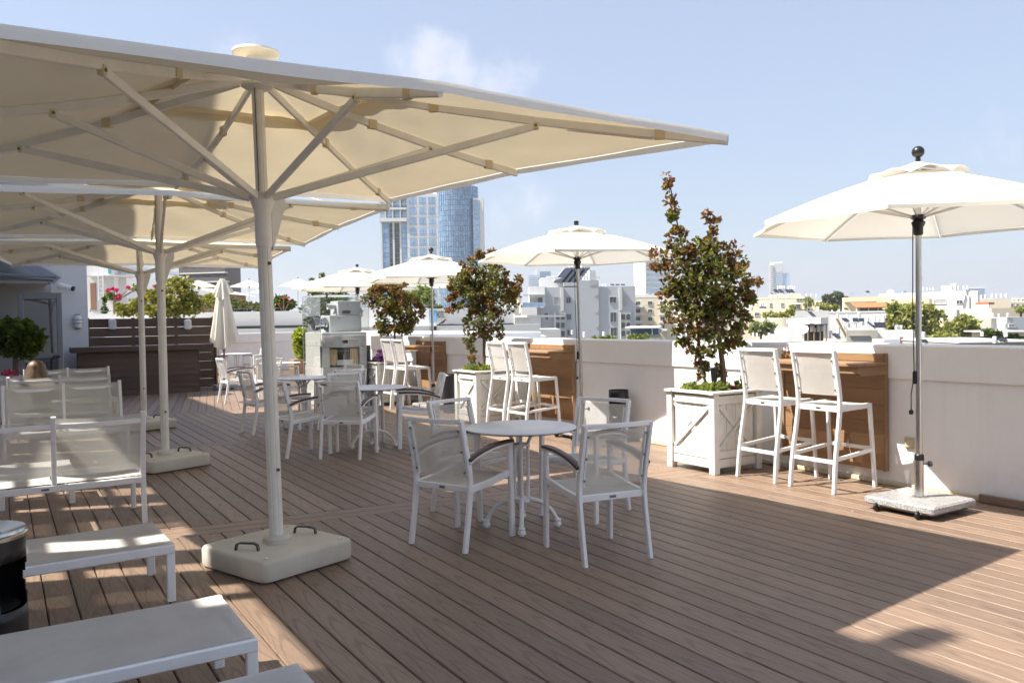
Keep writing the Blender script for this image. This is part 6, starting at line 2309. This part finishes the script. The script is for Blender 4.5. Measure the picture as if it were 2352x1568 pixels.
OLV = [(.24, .27, .07), (.32, .33, .10), (.16, .19, .05), (.38, .36, .13)]
DKG = [(.10, .12, .06), (.14, .16, .09), (.07, .085, .05)]
city_tree('big feathery green tree left of the right-hand umbrella pole', [(2070, 738, 36, 34), (2052, 712, 12, 16), (2100, 728, 30, 26), (2135, 735, 24, 30), (2120, 765, 30, 26), (2050, 745, 18, 18), (2150, 780, 30, 14)], 84, 4200, .55, OLV, 71)
city_tree('green leafy tree right of the right-hand umbrella pole', [(2200, 758, 34, 20), (2225, 748, 22, 18), (2180, 775, 26, 16), (2210, 740, 14, 10), (2240, 770, 16, 14)], 74, 2600, .5, OLV, 72)
city_tree('low green bushes just beyond the parapet right of the umbrella pole', [(2130, 786, 28, 10), (2165, 786, 24, 9), (2185, 780, 20, 10)], 62, 1100, .4, OLV, 73)
city_tree('dark pine on the skyline between the cream blocks', [(1905, 690, 14, 12), (1925, 685, 12, 12), (1940, 694, 9, 12), (1915, 700, 20, 8)], 180, 1500, .8, DKG, 74)
city_tree('green hedge below the dark pine', [(1905, 707, 20, 5), (1885, 705, 12, 4)], 112, 500, .5, OLV, 75)
city_tree('white-flowering bush by the low white wall', [(1748, 756, 22, 14), (1765, 750, 12, 10)], 66, 1000, .35, LIME + WHITEF, 76)
city_tree('potted plants along the curved balcony', [(1770, 724, 14, 5), (1800, 724, 18, 5), (1815, 716, 7, 9)], 95, 600, .4, OLV, 77, 'plant', 'roof_plants')
city_tree('light green shrub on the cream apartment roof terrace', [(1857, 695, 9, 9), (1822, 706, 6, 6)], 150, 400, .6, OLV, 78, 'plant', 'roof_plants')
city_tree('dark green shrub at the right edge among the roofs', [(2270, 768, 16, 10), (2290, 775, 20, 8), (2335, 780, 16, 6)], 60, 900, .35, SHR, 79)
city_tree('creeper hanging at the far right edge', [(2345, 710, 14, 6)], 118, 260, .5, OLV, 80, 'plant', 'roof_plants')

for D_, txt in ((TANKS, 'white water tank on %s'), (SOLARS, 'dark tilted solar heater on %s')):
    for roof, lst in D_.items():
        lst.sort(key=lambda q: q[0])
        for i, (_, o) in enumerate(lst):
            o['label'] = txt % roof + (', %s from the left' % ORD[i] if len(lst) > 1 else '')

# hazy rows of farther roofs so that the horizon is closed
fr_r = random.Random(77)
FM = [MT['c_white'], MT['c_cream'], MT['c_pale'], MT['c_yellow']]
k = 0
for d in (260, 420, 680):
    u = 1150
    while u < 2420:
        wpx = fr_r.uniform(16, 44) * (330 / d) ** .35
        vt = fr_r.uniform(690, 712) - (d - 230) / 470 * 10
        b_ = Bld('far_house', 'pale flat-roofed house in the haze of the far city', u, u + wpx * .75, u + wpx, vt, d, fr_r.choice((25, 35, 45)), FM[k % 4], 'building', 'pale flat-roofed houses of the far city')
        for j in range(2):
            for q in range(3):
                uu = u + wpx * (.1 + .2 * q)
                b_.f('window', MT['c_win'], uu, vt + 3 + j * 1900 * 3 / d * .9, uu + wpx * .08, vt + 3 + j * 1900 * 3 / d * .9 + 1.3 * 1898 / d, -.06, .2)
        u += wpx * fr_r.uniform(.95, 1.25)
        k += 1

# ---------------------------------------------------------------- the air between here and the skyline
hz_m = bpy.data.materials.new('haze_air')
hz_m.use_nodes = True
hn = hz_m.node_tree.nodes
hn.clear()
ho = hn.new('ShaderNodeOutputMaterial')
hv = hn.new('ShaderNodeVolumePrincipled')
hv.inputs['Color'].default_value = (.90, .93, 1.0, 1)
hv.inputs['Density'].default_value = .0003
hv.inputs['Anisotropy'].default_value = .2
hz_m.node_tree.links.new(hv.outputs[0], ho.inputs['Volume'])
hz_m.cycles.homogeneous_volume = True
hz = MB().box((1500, 2500, 38), (8400, 8400, 120)).build('haze', hz_m)
hz['kind'] = 'stuff'
hz['label'] = 'thin pale summer haze over the city'
hz['category'] = 'haze'
